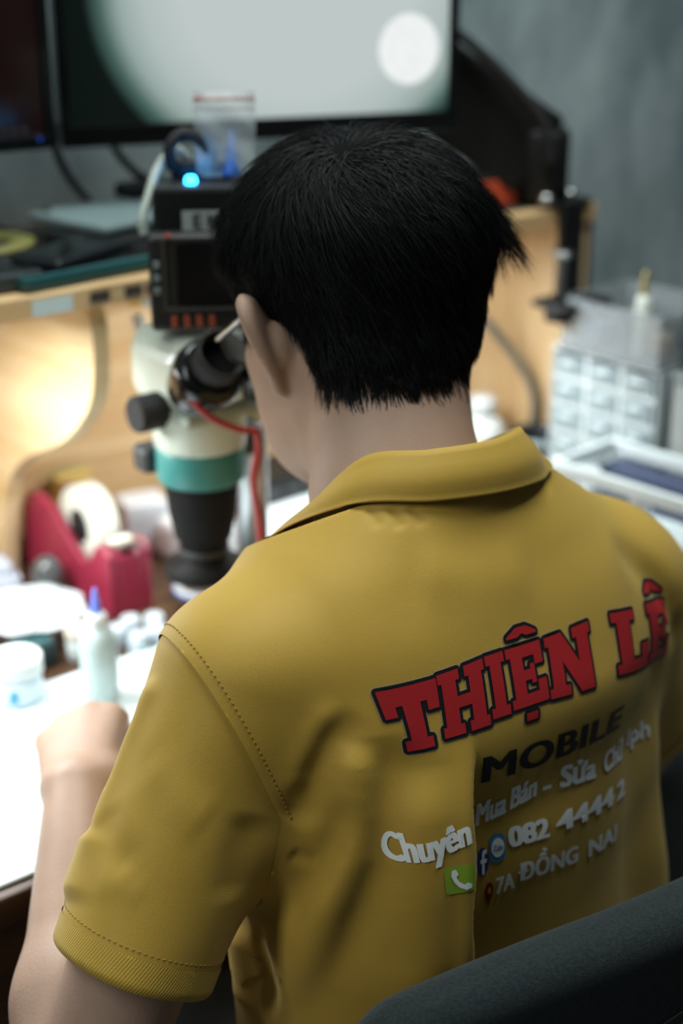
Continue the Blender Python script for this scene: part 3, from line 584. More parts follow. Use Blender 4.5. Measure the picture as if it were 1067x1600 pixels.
# ---------------------------------------------------------------- implicit-surface toolkit
def _v(*a): return np.array(a, dtype=np.float64)
def smin(a, b, k):
    h = np.maximum(k - np.abs(a - b), 0.0) / k
    return np.minimum(a, b) - h * h * k * 0.25
def smax(a, b, k): return -smin(-a, -b, k)
def sstep(a, b, x):
    t = np.clip((x - a) / (b - a), 0, 1)
    return t * t * (3 - 2 * t)
def ell(p, c, r):
    q = p - np.asarray(c); r = np.asarray(r)
    k0 = np.sqrt(((q / r) ** 2).sum(1)); k1 = np.sqrt(((q / (r * r)) ** 2).sum(1)) + 1e-9
    return k0 * (k0 - 1.0) / k1
def cap(p, a, b, ra, rb=None):
    rb = ra if rb is None else rb
    a = np.asarray(a, float); b = np.asarray(b, float); ab = b - a
    t = np.clip(((p - a) @ ab) / (ab @ ab), 0, 1)
    return np.sqrt(((p - a - t[:, None] * ab) ** 2).sum(1)) - (ra + (rb - ra) * t)
def polyd(p, pts):
    """distance to a polyline and the running parameter 0..1"""
    pts = np.asarray(pts, float); n = len(pts) - 1
    best = np.full(len(p), 1e9); par = np.zeros(len(p))
    for i in range(n):
        a, b = pts[i], pts[i + 1]; ab = b - a
        t = np.clip(((p - a) @ ab) / (ab @ ab), 0, 1)
        d = np.sqrt(((p - a - t[:, None] * ab) ** 2).sum(1))
        m = d < best
        best[m] = d[m]; par[m] = (i + t[m]) / n
    return best, par
def sgrad(f, p, e=6e-4):
    k = np.array([[1, -1, -1], [-1, -1, 1], [-1, 1, -1], [1, 1, 1]], float)
    g = np.zeros_like(p)
    for q in k: g += q[None] * f(p + e * q[None])[:, None]
    return g / (4 * e)
def spline(xs, ys):
    """monotone-ish cubic (Catmull-Rom) table lookup"""
    xs = np.asarray(xs, float); ys = np.asarray(ys, float)
    m = np.gradient(ys, xs)
    def f(x):
        x = np.clip(x, xs[0], xs[-1])
        i = np.clip(np.searchsorted(xs, x) - 1, 0, len(xs) - 2)
        h = xs[i + 1] - xs[i]; t = (x - xs[i]) / h
        return ((2*t**3-3*t**2+1)*ys[i] + (t**3-2*t**2+t)*h*m[i] + (-2*t**3+3*t**2)*ys[i+1] + (t**3-t**2)*h*m[i+1])
    return f
def surface_nets(f, lo, hi, h, newton=2):
    """quad mesh of f = 0 inside the box lo..hi with cells of size h"""
    lo = np.asarray(lo, float); B = 8
    nb = np.ceil((np.asarray(hi, float) - lo) / (h * B)).astype(int)
    n = nb * B + 1
    bc = np.stack(np.meshgrid(*[np.arange(k) for k in nb], indexing='ij'), -1).reshape(-1, 3)
    ctr = lo + (bc + 0.5) * B * h
    dc = f(ctr)
    G = np.repeat(np.repeat(np.repeat(dc.reshape(nb), B, 0), B, 1), B, 2).astype(np.float32)
    G = np.pad(G, ((0, 1), (0, 1), (0, 1)), mode='edge')
    act = bc[np.abs(dc) < B * h * 1.0]
    loc = np.stack(np.meshgrid(*[np.arange(B + 1)] * 3, indexing='ij'), -1).reshape(-1, 3)
    CH = 64
    for s in range(0, len(act), CH):
        ijk = (act[s:s + CH, None, :] * B + loc[None]).reshape(-1, 3)
        G[ijk[:, 0], ijk[:, 1], ijk[:, 2]] = f(lo + ijk * h)
    S = G < 0
    nx, ny, nz = n
    cnt = np.zeros((nx - 1, ny - 1, nz - 1), np.uint8)
    for i in (0, 1):
        for j in (0, 1):
            for k in (0, 1):
                cnt += S[i:nx - 1 + i, j:ny - 1 + j, k:nz - 1 + k]
    cells = np.argwhere((cnt > 0) & (cnt < 8))
    idx = np.full(cnt.shape, -1, np.int32)
    idx[cells[:, 0], cells[:, 1], cells[:, 2]] = np.arange(len(cells))
    acc = np.zeros((len(cells), 3)); num = np.zeros(len(cells))
    off = [(i, j, k) for i in (0, 1) for j in (0, 1) for k in (0, 1)]
    vals = {o: G[cells[:, 0] + o[0], cells[:, 1] + o[1], cells[:, 2] + o[2]].astype(float) for o in off}
    for a in off:
        for ax in range(3):
            if a[ax]: continue
            b = list(a); b[ax] = 1; b = tuple(b)
            va, vb = vals[a], vals[b]
            m = (va < 0) != (vb < 0)
            t = va[m] / (va[m] - vb[m])
            q = np.tile(np.array(a, float), (m.sum(), 1)); q[:, ax] = t
            acc[m] += q; num[m] += 1
    V = lo + (cells + acc / num[:, None]) * h
    F = []
    for ax in range(3):
        sl0 = [slice(None)] * 3; sl1 = [slice(None)] * 3
        sl0[ax] = slice(0, -1); sl1[ax] = slice(1, None)
        e0, e1 = S[tuple(sl0)], S[tuple(sl1)]
        u, w = (ax + 1) % 3, (ax + 2) % 3
        E = np.argwhere(e0 != e1)
        ok = (E[:, u] > 0) & (E[:, w] > 0) & (E[:, u] < n[u] - 1) & (E[:, w] < n[w] - 1)
        E = E[ok]
        inside0 = e0[E[:, 0], E[:, 1], E[:, 2]]
        def cell(du, dw):
            c = E.copy(); c[:, u] -= du; c[:, w] -= dw
            return idx[c[:, 0], c[:, 1], c[:, 2]]
        q = np.stack([cell(1, 1), cell(0, 1), cell(0, 0), cell(1, 0)], 1)
        q[~inside0] = q[~inside0][:, ::-1]
        F.append(q)
    F = np.concatenate(F); F = F[(F >= 0).all(1)]
    for _ in range(newton):
        g = sgrad(f, V); d = f(V)
        st = (d / np.maximum((g * g).sum(1), 0.05))[:, None] * g
        ln = np.sqrt((st ** 2).sum(1, keepdims=True)) + 1e-12
        V = V - st * np.minimum(1.0, 0.6 * h / ln)
    return V, F
def drop_loose(V, F):
    """keep only the vertices that faces use"""
    used = np.unique(F); m = np.full(len(V), -1); m[used] = np.arange(len(used))
    return V[used], m[F]
# ---------------------------------------------------------------- the seated man: skin as one implicit figure
HC = _v(.700, .872, 1.174)                      # middle of the skull
def _rot(yaw, pitch, roll):
    cy, sy, cp, sp, cr, sr = np.cos(yaw), np.sin(yaw), np.cos(pitch), np.sin(pitch), np.cos(roll), np.sin(roll)
    Rz = np.array([[cy, -sy, 0], [sy, cy, 0], [0, 0, 1]]); Rx = np.array([[1, 0, 0], [0, cp, -sp], [0, sp, cp]])
    Ry = np.array([[cr, 0, sr], [0, 1, 0], [-sr, 0, cr]])
    return Rz @ Rx @ Ry
HR = _rot(math.radians(-1), math.radians(-19), math.radians(-2))
def to_head(p): return (p - HC) @ HR
def from_head(q): return np.asarray(q) @ HR.T + HC
NECK0 = _v(.661, .784, 1.045)
SHL, ELL, WRL = _v(.503, .757, .962), _v(.345, .728, .702), _v(.455, .910, .819)
SHR, ELR, WRR = _v(.852, .742, .940), _v(.955, .800, .735), _v(.845, .985, .800)

def ear_parts(side):
    """ear frame: origin on the side of the head, u backward, v up, w outward"""
    O = _v(side * .0785, .014, -.022)
    fl = math.radians(50); til = math.radians(-5)
    u = _v(side * math.sin(fl), -math.cos(fl), 0)            # flares away from the head towards the back
    w = _v(side * math.cos(fl), math.sin(fl), 0)
    ro = math.radians(4)                                      # the top of the ear leans out further than the lobe
    v = _v(side * math.sin(ro), 0, math.cos(ro)); u = u - v * (u @ v); u /= np.linalg.norm(u); w = np.cross(u, v); w = w if w[0] * side > 0 else -w
    u2 = u * math.cos(til) + v * math.sin(til); v2 = v * math.cos(til) - u * math.sin(til)
    return O, np.stack([u2, v2, w], 1)
_er = np.array([(.000, .010, .001), (-.004, .024, .004), (.003, .034, .007), (.013, .0345, .007), (.0205, .026, .005), (.0225, .012, .003),
           (.0195, -.003, .000), (.0135, -.016, -.001), (.007, -.026, .001), (.001, -.030, .001), (-.003, -.024, .000)])
_et = np.linspace(0, 1, len(_er)); EAR_RIM = np.stack([spline(_et, _er[:, k])(np.linspace(0, 1, 34)) for k in range(3)], 1)
EARS = [(s,) + ear_parts(s) for s in (-1, 1)]
def ear_sdf(q, side_data):
    s, O, M = side_data
    e = (q - O) @ M / 1.08                                            # u, v, w
    u, v, w = e[:, 0], e[:, 1], e[:, 2]
    # helix rim: a 3D loop from the crus over the top, down the back to the lobe
    d, t = polyd(e, EAR_RIM)
    rim = d - (.0042 + .0016 * np.exp(-((t - .83) / .11) ** 2) - .0006 * np.exp(-((t - .1) / .1) ** 2))
    rr = np.sqrt(((u - .008) / .0165) ** 2 + ((v - .004 - .25 * (u - .008)) / .0315) ** 2)
    bowl = np.maximum(np.abs(w + .004 - .006 * rr ** 2) - .0026, (rr - 1.0) * .016)
    concha = ell(e, (.004, -.002, -.008), (.0125, .018, .010))
    lobe = ell(e, (.004, -.0245, .0005), (.0075, .0085, .0040))
    tragus = ell(e, (-.008, -.004, .002), (.004, .007, .005))
    d = smin(smin(rim, bowl, .005), smin(concha, lobe, .004), .005)
    return smin(d, tragus, .004) * 1.08
def skull_sdf(q):
    """head without ears or neck, head frame (x right, y forward, z up)"""
    d = ell(q, (0, -.008, .026), (.0745, .0955, .082))
    d = smin(d, ell(q, (0, .030, .020), (.068, .068, .072)), .03)       # forehead, temples
    d = smin(d, ell(q, (0, .046, -.052), (.0725, .062, .066)), .03)       # cheeks
    d = smin(d, ell(q, (0, .050, -.100), (.0640, .056, .042)), .035)     # jaw
    for s in (-1, 1):
        d = smin(d, cap(q, (s * .058, -.002, -.050), (s * .050, .022, -.092), .014, .012), .03)   # jaw angle
        d = smin(d, cap(q, (s * .050, .014, -.102), (s * .016, .084, -.126), .012, .012), .02)
        d = smin(d, ell(q, (s * .044, .066, -.030), (.018, .014, .016)), .02)                     # cheekbone
        d = smin(d, cap(q, (s * .012, .089, .012), (s * .042, .078, .012), .008, .007), .012)     # brow
        d = smax(d, -ell(q, (s * .031, .101, -.006), (.016, .012, .010)), .01)                    # eye socket
        d = smin(d, ell(q, (s * .031, .082, -.006), (.0125, .0125, .0125)), .003)                 # eyeball under lids
    d = smin(d, cap(q, (0, .092, .002), (0, .112, -.036), .006, .009), .012)                      # nose
    for s in (-1, 1): d = smin(d, ell(q, (s * .011, .103, -.040), (.008, .009, .007)), .006)
    d = smin(d, ell(q, (0, .088, -.064), (.026, .012, .006)), .008)
    d = smin(d, ell(q, (0, .087, -.075), (.022, .012, .007)), .008)
    d = smin(d, ell(q, (0, .088, -.118), (.020, .016, .014)), .02)                                # chin
    return d
def hand_frame(wrist, fwd, back):
    f = fwd / np.linalg.norm(fwd); b = back - f * (back @ f); b /= np.linalg.norm(b)
    return wrist, f, b, np.cross(f, b)
def hand_points(wrist, fwd, back, thumb_sign, curl):
    """returns capsule list; back = direction out of the back of the hand"""
    W, f, b, s = hand_frame(np.asarray(wrist), np.asarray(fwd, float), np.asarray(back, float))
    s = s * thumb_sign                                            # s points to the thumb side
    caps = []; lens = ((.044, .026, .020), (.047, .029, .021), (.043, .027, .020), (.034, .021, .018))
    for i in range(4):
        off = (.027, .009, -.009, -.025)[i]
        k = W + f * (.088, .092, .086, .077)[i] + s * off + b * (.004, .008, .006, .000)[i]
        caps.append((W + s * off * .55 + f * .008, k, .0130, .0115))
        a = math.radians(curl[i]); p = k; ang = 0
        for j in range(3):
            ang += a * (1.0, 1.15, .7)[j]
            n = p + (f * math.cos(ang) - b * math.sin(ang)) * lens[i][j]
            r = (.0095, .0085, .0078)[j] * (1, 1.03, 1, .88)[i]
            caps.append((p, n, r, r * .93)); p = n
    t0 = W + s * .020 + f * .016 - b * .006; t1 = t0 + s * .022 + f * .034 - b * .016
    t2 = t1 + s * .004 + f * .030 - b * .012; t3 = t2 - s * .008 + f * .022 - b * .010
    caps += [(t0, t1, .016, .0115), (t1, t2, .0105, .0095), (t2, t3, .0095, .0080)]
    return caps
HANDS = [hand_points(WRL, _v(.070, .116, .002), _v(-.22, -.05, 1), 1, (30, 36, 42, 46)),
         hand_points(WRR, _v(-.06, .10, -.02), _v(.28, .0, 1), -1, (40, 44, 46, 50))]
def body_sdf(p):
    q = to_head(p)
    d = skull_sdf(q)
    # neck with its two back columns
    up = from_head([(-.006, -.022, -.035)])[0]
    d = smin(d, cap(p, NECK0, up, .0510, .0500), .032)
    for s in (-1, 1):
        d = smin(d, cap(p, NECK0 + _v(s * .020, -.010, 0), from_head([(s * .020 - .006, -.047, -.030)])[0], .032, .027), .03)
    for e in EARS:
        m = (np.abs(q[:, 0] - e[0] * .085) < .04) & (np.abs(q[:, 1]) < .06) & (np.abs(q[:, 2] + .02) < .07)
        if m.any():
            de = np.full(len(p), 1.0); de[m] = ear_sdf(q[m], e); d = smin(d, de, .006)
    # trunk under the shirt
    d = smin(d, cap(p, NECK0, _v(.675, .785, .99), .050, .062), .04)
    d = smin(d, ell(p, (.680, .738, .86), (.140, .080, .19)), .05)
    d = smin(d, cap(p, _v(.54, .765, .965), _v(.81, .76, .965), .040), .04)
    d = smin(d, ell(p, (.68, .70, .58), (.160, .095, .16)), .06)
    # arms
    for S, E, W, H in ((SHL, ELL, WRL, HANDS[0]), (SHR, ELR, WRR, HANDS[1])):
        a = cap(p, S, S * .45 + E * .55, .042, .0425)
        a = smin(a, cap(p, S * .45 + E * .55, E, .0425, .0390), .02)
        mid = E * .68 + W * .32
        a = smin(a, cap(p, E, mid, .0400, .0405), .022)
        a = smin(a, cap(p, mid, W, .0395, .0235), .022)
        d = smin(d, a, .02)
        m = ((p - W) ** 2).sum(1) < .20 ** 2
        if m.any():
            pm = p[m]; hd = np.full(len(pm), 1.0); palm = np.full(len(pm), 1.0)
            for i, (ca, cb, ra, rb) in enumerate(H):
                c = cap(pm, ca, cb, ra, rb)
                if i in (0, 4, 8, 12): palm = smin(palm, c, .016)
                else: hd = smin(hd, c, .0035)
            hd = smin(hd, palm, .009)
            dd = d[m]; d[m] = smin(dd, hd, .012)
    return d
# ---------------------------------------------------------------- polo shirt as an implicit surface
TZ = [.44, .55, .65, .75, .85, .92, .97, 1.00, 1.03, 1.055, 1.080, 1.100, 1.13]
T_A = spline(TZ, [.200, .200, .196, .190, .186, .184, .181, .171, .144, .108, .078, .063, .055])   # half width
T_B = spline(TZ, [.125, .122, .120, .121, .124, .118, .107, .097, .083, .072, .064, .060, .055])   # half depth
T_X = spline(TZ, [.680, .680, .678, .676, .674, .674, .674, .674, .674, .675, .678, .680, .680])
T_Y = spline(TZ, [.700, .702, .706, .714, .728, .742, .752, .757, .762, .766, .770, .772, .776])
SLEEVES = []
for S, E, sd in ((SHL, ELL, -1), (SHR, ELR, 1)):
    ax = (E - S) / np.linalg.norm(E - S)
    SLEEVES.append((S, ax, sd))
SLEEVE_LEN = (.200, .200)
def torso_raw(p):
    z = p[:, 2]
    a, b = T_A(z), T_B(z)
    x = np.abs(p[:, 0] - T_X(z)) / a; y = np.abs(p[:, 1] - T_Y(z)) / b
    n = 2.35
    rho = (x ** n + y ** n + 1e-12) ** (1 / n)
    d = (rho - 1) * np.minimum(a, b) * .85
    d = np.maximum(d, (z - 1.090 + .60 * (p[:, 1] - .710)) * .85)
    return np.maximum(d, .455 - z)
def sleeve_coords(p, i):
    S, ax, sd = SLEEVES[i]
    q = p - S; t = q @ ax; r = q - t[:, None] * ax
    # local directions: o outward from the trunk, k towards the back
    o = _v(sd, 0, 0) - ax * (sd * ax[0]); o /= np.linalg.norm(o); k = np.cross(ax, o) * -sd
    return t, r @ o, r @ k
def sleeve_raw(p, i):
    t, o, k = sleeve_coords(p, i)
    s = np.clip(t / SLEEVE_LEN[i], -.3, 1.2)
    ra = .0575 - .004 * s                                  # across
    rb = .0580 - .004 * s                                  # front to back
    n = 2.15
    o = o - .006 * s * s
    k = k + .008 * s * s
    rho = ((np.abs(o) / ra) ** n + (np.abs(k) / rb) ** n + 1e-12) ** (1 / n)
    d = np.sqrt((rho * .056) ** 2 + np.minimum(t, 0) ** 2) - .056
    return smax(d, t - SLEEVE_LEN[i], .006)
# soft folds of the cloth: a line on the shirt, height (+ ridge, - valley), half width
FOLDS = [
 ([(.537,.672,.966),(.519,.676,.946),(.508,.678,.926),(.501,.679,.902),(.491,.684,.890)], -.0040, .011),
 ([(.531,.678,.972),(.512,.681,.951),(.501,.683,.931),(.494,.683,.909)], .0022, .010),
 ([(.537,.663,.946),(.533,.660,.930),(.527,.654,.900),(.521,.652,.871),(.506,.660,.833),(.495,.673,.789),(.487,.690,.737)], .0065, .014),
 ([(.524,.661,.913),(.515,.662,.888),(.504,.668,.859),(.495,.680,.834),(.489,.692,.805)], -.0042, .011),
 ([(.546,.659,.949),(.545,.652,.929),(.538,.645,.896),(.528,.643,.862),(.517,.646,.826),(.504,.655,.775)], -.0050, .018),
 ([(.568,.641,.926),(.563,.630,.885),(.559,.621,.841),(.553,.617,.795),(.542,.619,.747)], .0080, .022),
 ([(.491,.684,.867),(.498,.678,.863),(.504,.670,.862)], -.0035, .005),
 ([(.486,.715,.800),(.486,.715,.780),(.486,.707,.766),(.486,.701,.752),(.485,.704,.722)], -.0030, .006),
 ([(.489,.747,.780),(.489,.740,.755),(.489,.735,.734),(.486,.732,.712)], .0050, .016),
 ([(.597,.735,1.071),(.596,.729,1.067),(.596,.720,1.060)], -.0014, .0040),
 ([(.608,.724,1.073),(.607,.718,1.067),(.606,.711,1.060)], -.0016, .0040),
 ([(.618,.717,1.073),(.619,.712,1.068),(.620,.705,1.060)], -.0012, .0040),
 ([(.674,.702,1.071),(.712,.703,1.067),(.751,.717,1.062)], -.0030, .009),
 ([(.597,.692,1.036),(.642,.678,1.026),(.697,.673,1.020)], .0030, .022),
 ([(.790,.680,1.02),(.820,.676,.985),(.845,.680,.945),(.862,.690,.900)], -.0050, .014),
 ([(.778,.63,.915),(.776,.63,.890),(.772,.63,.845),(.768,.62,.790)], .0012, .007),
 # sleeve
 ([(.449,.778,.977),(.442,.774,.967),(.426,.776,.936),(.418,.774,.923),(.401,.770,.896),(.379,.757,.866)], .0035, .010),
 ([(.440,.792,.960),(.425,.795,.930),(.408,.790,.900)], -.0050, .012),
 ([(.393,.785,.880),(.378,.778,.862),(.362,.768,.842)], .0050, .028),
 ([(.395,.760,.905),(.390,.740,.890),(.392,.715,.880)], -.0018, .012),
 ([(.378,.738,.866),(.387,.721,.872),(.395,.703,.866)], .0010, .010),
 ([(.423,.743,.940),(.426,.711,.922),(.439,.695,.906)], .0015, .016),
 ([(.470,.690,.905),(.455,.683,.880),(.445,.680,.850)], -.0035, .014),
]
PAN_L = spline([.70, .767, .834, .877, .910, .942], [.578, .585, .590, .596, .601, .606])    # edges of the hollow down the back
def fold_disp(p):
    D = np.zeros(len(p)); pmin, pmax = p.min(0), p.max(0)
    for pts, amp, w in FOLDS:
        a = np.asarray(pts); lo = a.min(0) - 3 * w; hi = a.max(0) + 3 * w
        if (pmax < lo).any() or (pmin > hi).any(): continue
        m = ((p > lo) & (p < hi)).all(1)
        if m.any():
            d, t = polyd(p[m], a)
            D[m] += amp * np.exp(-(d / w) ** 2) * sstep(-.02, .22, t) * sstep(1.02, .78, t)
    m = (p[:, 1] < .70) & (p[:, 2] < .96)
    if m.any():
        q = p[m]; z = q[:, 2]
        dep = .021 * sstep(.945, .855, z) + .004 * sstep(.86, .76, z)
        wob = .0015 * np.sin(z * 90)
        s = sstep(-.0035, .0045, q[:, 0] - PAN_L(z) - wob) * sstep(.872, .775, q[:, 0])
        lip = .003 * np.exp(-((q[:, 0] - PAN_L(z) + .010) / .009) ** 2) * sstep(.945, .88, z)
        D[m] += (lip - dep * s) * sstep(.70, .66, q[:, 1])
    # very soft unevenness of worn cloth
    D += .0005 * np.sin(p[:, 0] * 41 + 2.0 * np.sin(p[:, 2] * 27)) * np.sin(p[:, 2] * 37 + p[:, 1] * 33)
    return D
def shirt_base(p):
    d = torso_raw(p)
    d = smin(d, sleeve_raw(p, 0), .030)
    return smin(d, sleeve_raw(p, 1), .045)
SEAM = [(_v(.4696, .7177, .9536), _v(.9285, -.1408, .3436)), (_v(.8840, .7150, .9380), _v(-.9285, -.1408, .3436))]
def seam_fn(p, i):
    """negative on the sleeve, positive on the trunk of the shirt"""
    c, n = SEAM[i]
    g = (p - c) @ n
    return np.maximum(g, (sleeve_raw(p, i) - torso_raw(p)) * .7 - .002)
def shirt_sdf(p):
    d = shirt_base(p) - fold_disp(p)
    for i in (0, 1):                                    # hollow of the sleeve at its open end
        t, o, k = sleeve_coords(p, i)
        L = SLEEVE_LEN[i]
        hol = np.maximum(np.sqrt(o * o + k * k) - .0465, np.abs(t - L) - .022)
        d = smax(d, -hol, .003)
    return d
# ---------------------------------------------------------------- person: meshes
def skin_mat():
    m = mat('skin', (.42, .275, .205), .55, noise=.07, scale=26, bump=.12, bscale=420, sss=.12); return m
V, F_ = surface_nets(body_sdf, (.27, .56, .50), (1.06, 1.13, 1.31), .0030)
person = tag(fast('person', V, F_, skin_mat()), 'person in a mustard polo shirt bent over the microscope', 'person')

# cloth of the shirt: fine diagonal twill, soft sheen
def cloth(name, color, kind):
    m = bpy.data.materials.new(name); m.use_nodes = True; N, L = nt(m); b = N['Principled BSDF']
    b.inputs['Roughness'].default_value = .62; b.inputs['Specular IOR Level'].default_value = .35
    b.inputs['Sheen Weight'].default_value = .22; b.inputs['Sheen Roughness'].default_value = .5; b.inputs['Sheen Tint'].default_value = (1, .92, .62, 1)
    tc = N.new('ShaderNodeTexCoord'); mp = N.new('ShaderNodeMapping'); L.new(tc.outputs['Object'], mp.inputs[0])
    w = N.new('ShaderNodeTexWave'); w.wave_type = 'BANDS'; w.bands_direction = 'X'; w.inputs['Distortion'].default_value = .6; w.inputs['Detail'].default_value = 1
    if kind == 'rib': mp.inputs['Rotation'].default_value = (0, math.radians(-28), math.radians(-30)); w.inputs['Scale'].default_value = 210
    else: mp.inputs['Rotation'].default_value = (math.radians(10), math.radians(62), math.radians(8)); w.inputs['Scale'].default_value = 330
    if kind == 'rib':
        at = N.new('ShaderNodeAttribute'); at.attribute_name = 'rib'; cx = N.new('ShaderNodeCombineXYZ'); L.new(at.outputs['Fac'], cx.inputs[0]); L.new(cx.outputs[0], w.inputs['Vector'])
        w.inputs['Distortion'].default_value = 0; w.inputs['Scale'].default_value = 170
    else: L.new(mp.outputs[0], w.inputs['Vector'])
    n = N.new('ShaderNodeTexNoise'); n.inputs['Scale'].default_value = 900; L.new(tc.outputs['Object'], n.inputs['Vector'])
    n3 = N.new('ShaderNodeTexNoise'); n3.inputs['Scale'].default_value = 12; n3.inputs['Detail'].default_value = 4; L.new(tc.outputs['Object'], n3.inputs['Vector'])
    a = N.new('ShaderNodeMath'); a.operation = 'MULTIPLY_ADD'; a.inputs[1].default_value = .8; L.new(n.outputs[0], a.inputs[0]); L.new(w.outputs[0], a.inputs[2])
    bp = N.new('ShaderNodeBump'); bp.inputs['Strength'].default_value = .35 if kind == 'rib' else .16; bp.inputs['Distance'].default_value = .0008
    L.new(a.outputs[0], bp.inputs['Height']); L.new(bp.outputs[0], b.inputs['Normal'])
    r = N.new('ShaderNodeMapRange'); r.inputs[3].default_value = .90; r.inputs[4].default_value = 1.10; L.new(n3.outputs[0], r.inputs[0])
    r2 = N.new('ShaderNodeMapRange'); r2.inputs[3].default_value = .95; r2.inputs[4].default_value = 1.05; L.new(w.outputs[0], r2.inputs[0])
    q = N.new('ShaderNodeMath'); q.operation = 'MULTIPLY'; L.new(r.outputs[0], q.inputs[0]); L.new(r2.outputs[0], q.inputs[1])
    mx = N.new('ShaderNodeMix'); mx.data_type = 'RGBA'; mx.blend_type = 'MULTIPLY'; mx.inputs[0].default_value = 1; mx.inputs[6].default_value = (*color, 1)
    L.new(q.outputs[0], mx.inputs[7]); L.new(mx.outputs[2], b.inputs['Base Color'])
    return m
MUS = (.47, .293, .040)
CLOTH = cloth('mustard_cloth', MUS, 'twill'); RIB = cloth('mustard_rib', (.47, .300, .040), 'rib')

def clip_region(V, F, val, grad_n, N_):
    """keep faces with a vertex where val > 0, slide the outside ring of vertices to val = 0 along the surface"""
    keep = (val[F] > 0).any(1); F = F[keep]; used = np.zeros(len(V), bool); used[F] = True
    mv = used & (val < 0); Vn = V.copy()
    gt = grad_n[mv] - N_[mv] * (grad_n[mv] * N_[mv]).sum(1, keepdims=True)
    l2 = np.maximum((gt ** 2).sum(1, keepdims=True), .05)
    Vn[mv] = V[mv] - gt / l2 * val[mv][:, None]
    return drop_loose(Vn, F)
LO, HI, HH = (.27, .55, .44), (1.07, .93, 1.115), .0025
V, F_ = surface_nets(shirt_sdf, LO, HI, HH)
NV = sgrad(shirt_sdf, V); NV /= np.linalg.norm(NV, axis=1, keepdims=True) + 1e-9
s0, s1 = seam_fn(V, 0), seam_fn(V, 1)
g0 = sgrad(lambda p: seam_fn(p, 0), V); g1 = sgrad(lambda p: seam_fn(p, 1), V)
trunk = np.minimum(s0, s1); gt = np.where((s0 < s1)[:, None], g0, g1)
Vt, Ft = clip_region(V, F_, trunk, gt, NV)
shirt = fast('polo_shirt', Vt, Ft, CLOTH, person); shirt['label'] = 'mustard yellow polo shirt with printed back'
CUFF = .0215
for i, (S, ax, sd) in enumerate(SLEEVES):
    sf = (s0, s1)[i]; t, o, k = sleeve_coords(V, i)
    Vs, Fs = clip_region(V - NV * (.0016 * sstep(.13, .06, t))[:, None], F_, np.minimum(-(sf - .004), (SLEEVE_LEN[i] - CUFF + .004) - t), np.where((-(sf - .004) < SLEEVE_LEN[i] - CUFF + .004 - t)[:, None], -(g0, g1)[i], np.tile(-ax, (len(V), 1))), NV)
    fast('sleeve', Vs, Fs, CLOTH, shirt)
    m = np.minimum(t - (SLEEVE_LEN[i] - CUFF), -(sf - .03))
    Vc, Fc = clip_region(V + NV * .0009, F_, m, np.tile(ax, (len(V), 1)), NV)
    c = fast('cuff', Vc, Fc, RIB, shirt); c['label'] = 'ribbed mustard cuff'
    tt, oo, kk = sleeve_coords(Vc, i); at_ = c.data.attributes.new('rib', 'FLOAT', 'POINT'); at_.data.foreach_set('value', (np.arctan2(oo, kk) * .056 + tt * .35).astype(np.float32))
# stitches beside the sleeve seam and above the cuff
def onto(p, f, h=.0, it=6):
    p = np.array(p, float)
    for _ in range(it):
        g = sgrad(f, p); d = f(p) - h
        p = p - (d / np.maximum((g * g).sum(1), .1))[:, None] * g
    return p
st = MB(); THREAD = mat('mustard_thread', (.29, .175, .022), .7)
c, n = SEAM[0]
a_ = _v(0, 0, 1) - n * n[2]; a_ /= np.linalg.norm(a_); b_v = np.cross(n, a_)
def stitch_rows(pts, spacing, ln, r, up_):
    P = np.array(pts); seg = np.linalg.norm(np.diff(P, axis=0), axis=1); L_ = np.concatenate([[0], np.cumsum(seg)])
    for s in np.arange(0, L_[-1] - ln, spacing):
        q = [np.array([np.interp(x, L_, P[:, k]) for k in range(3)]) for x in (s, s + ln)]
        q = onto(q, shirt_sdf, up_, 3)
        if np.linalg.norm(q[1] - q[0]) > 1.6 * ln or np.linalg.norm(q[0] - q[1]) < .4 * ln: continue
        st.tube([q[0], q[1]], r, 5, 1)
seam_c = []
ang = np.linspace(-.75, 2.75, 90)                      # sweep round the shoulder in the seam plane, over the back
ctr = SHL + n * (((c - SHL) @ n) + .007)
for a in ang:
    d = a_ * math.cos(a) + b_v * math.sin(a)
    if d[1] > .75: continue
    ts = np.linspace(.02, .14, 240); pp_ = ctr + d[None] * ts[:, None]; ff = shirt_sdf(pp_)
    hit_ = np.argmax(ff > 0)
    if hit_ > 0 and pp_[hit_][2] > .884: seam_c.append(pp_[hit_])
if len(seam_c) > 4: stitch_rows(seam_c, .0042, .0022, .00045, .0002)
S, ax, sd = SLEEVES[0]; ring = []
o_d = _v(sd, 0, 0) - ax * (sd * ax[0]); o_d /= np.linalg.norm(o_d); k_d = np.cross(ax, o_d) * -sd
for a in np.linspace(0, 2 * math.pi, 90):
    d = o_d * math.cos(a) + k_d * math.sin(a); p0 = S + ax * (SLEEVE_LEN[0] - CUFF - .004)
    ts = np.linspace(.052, .085, 120); pp_ = p0 + d[None] * ts[:, None]; ff = shirt_sdf(pp_); h_ = np.argmax(ff > 0)
    if h_ > 0: ring.append(pp_[h_])
stitch_rows(ring, .0042, .0022, .00045, .0)
so_ = st.build('stitching', THREAD, shirt); so_['kind'] = 'stuff'

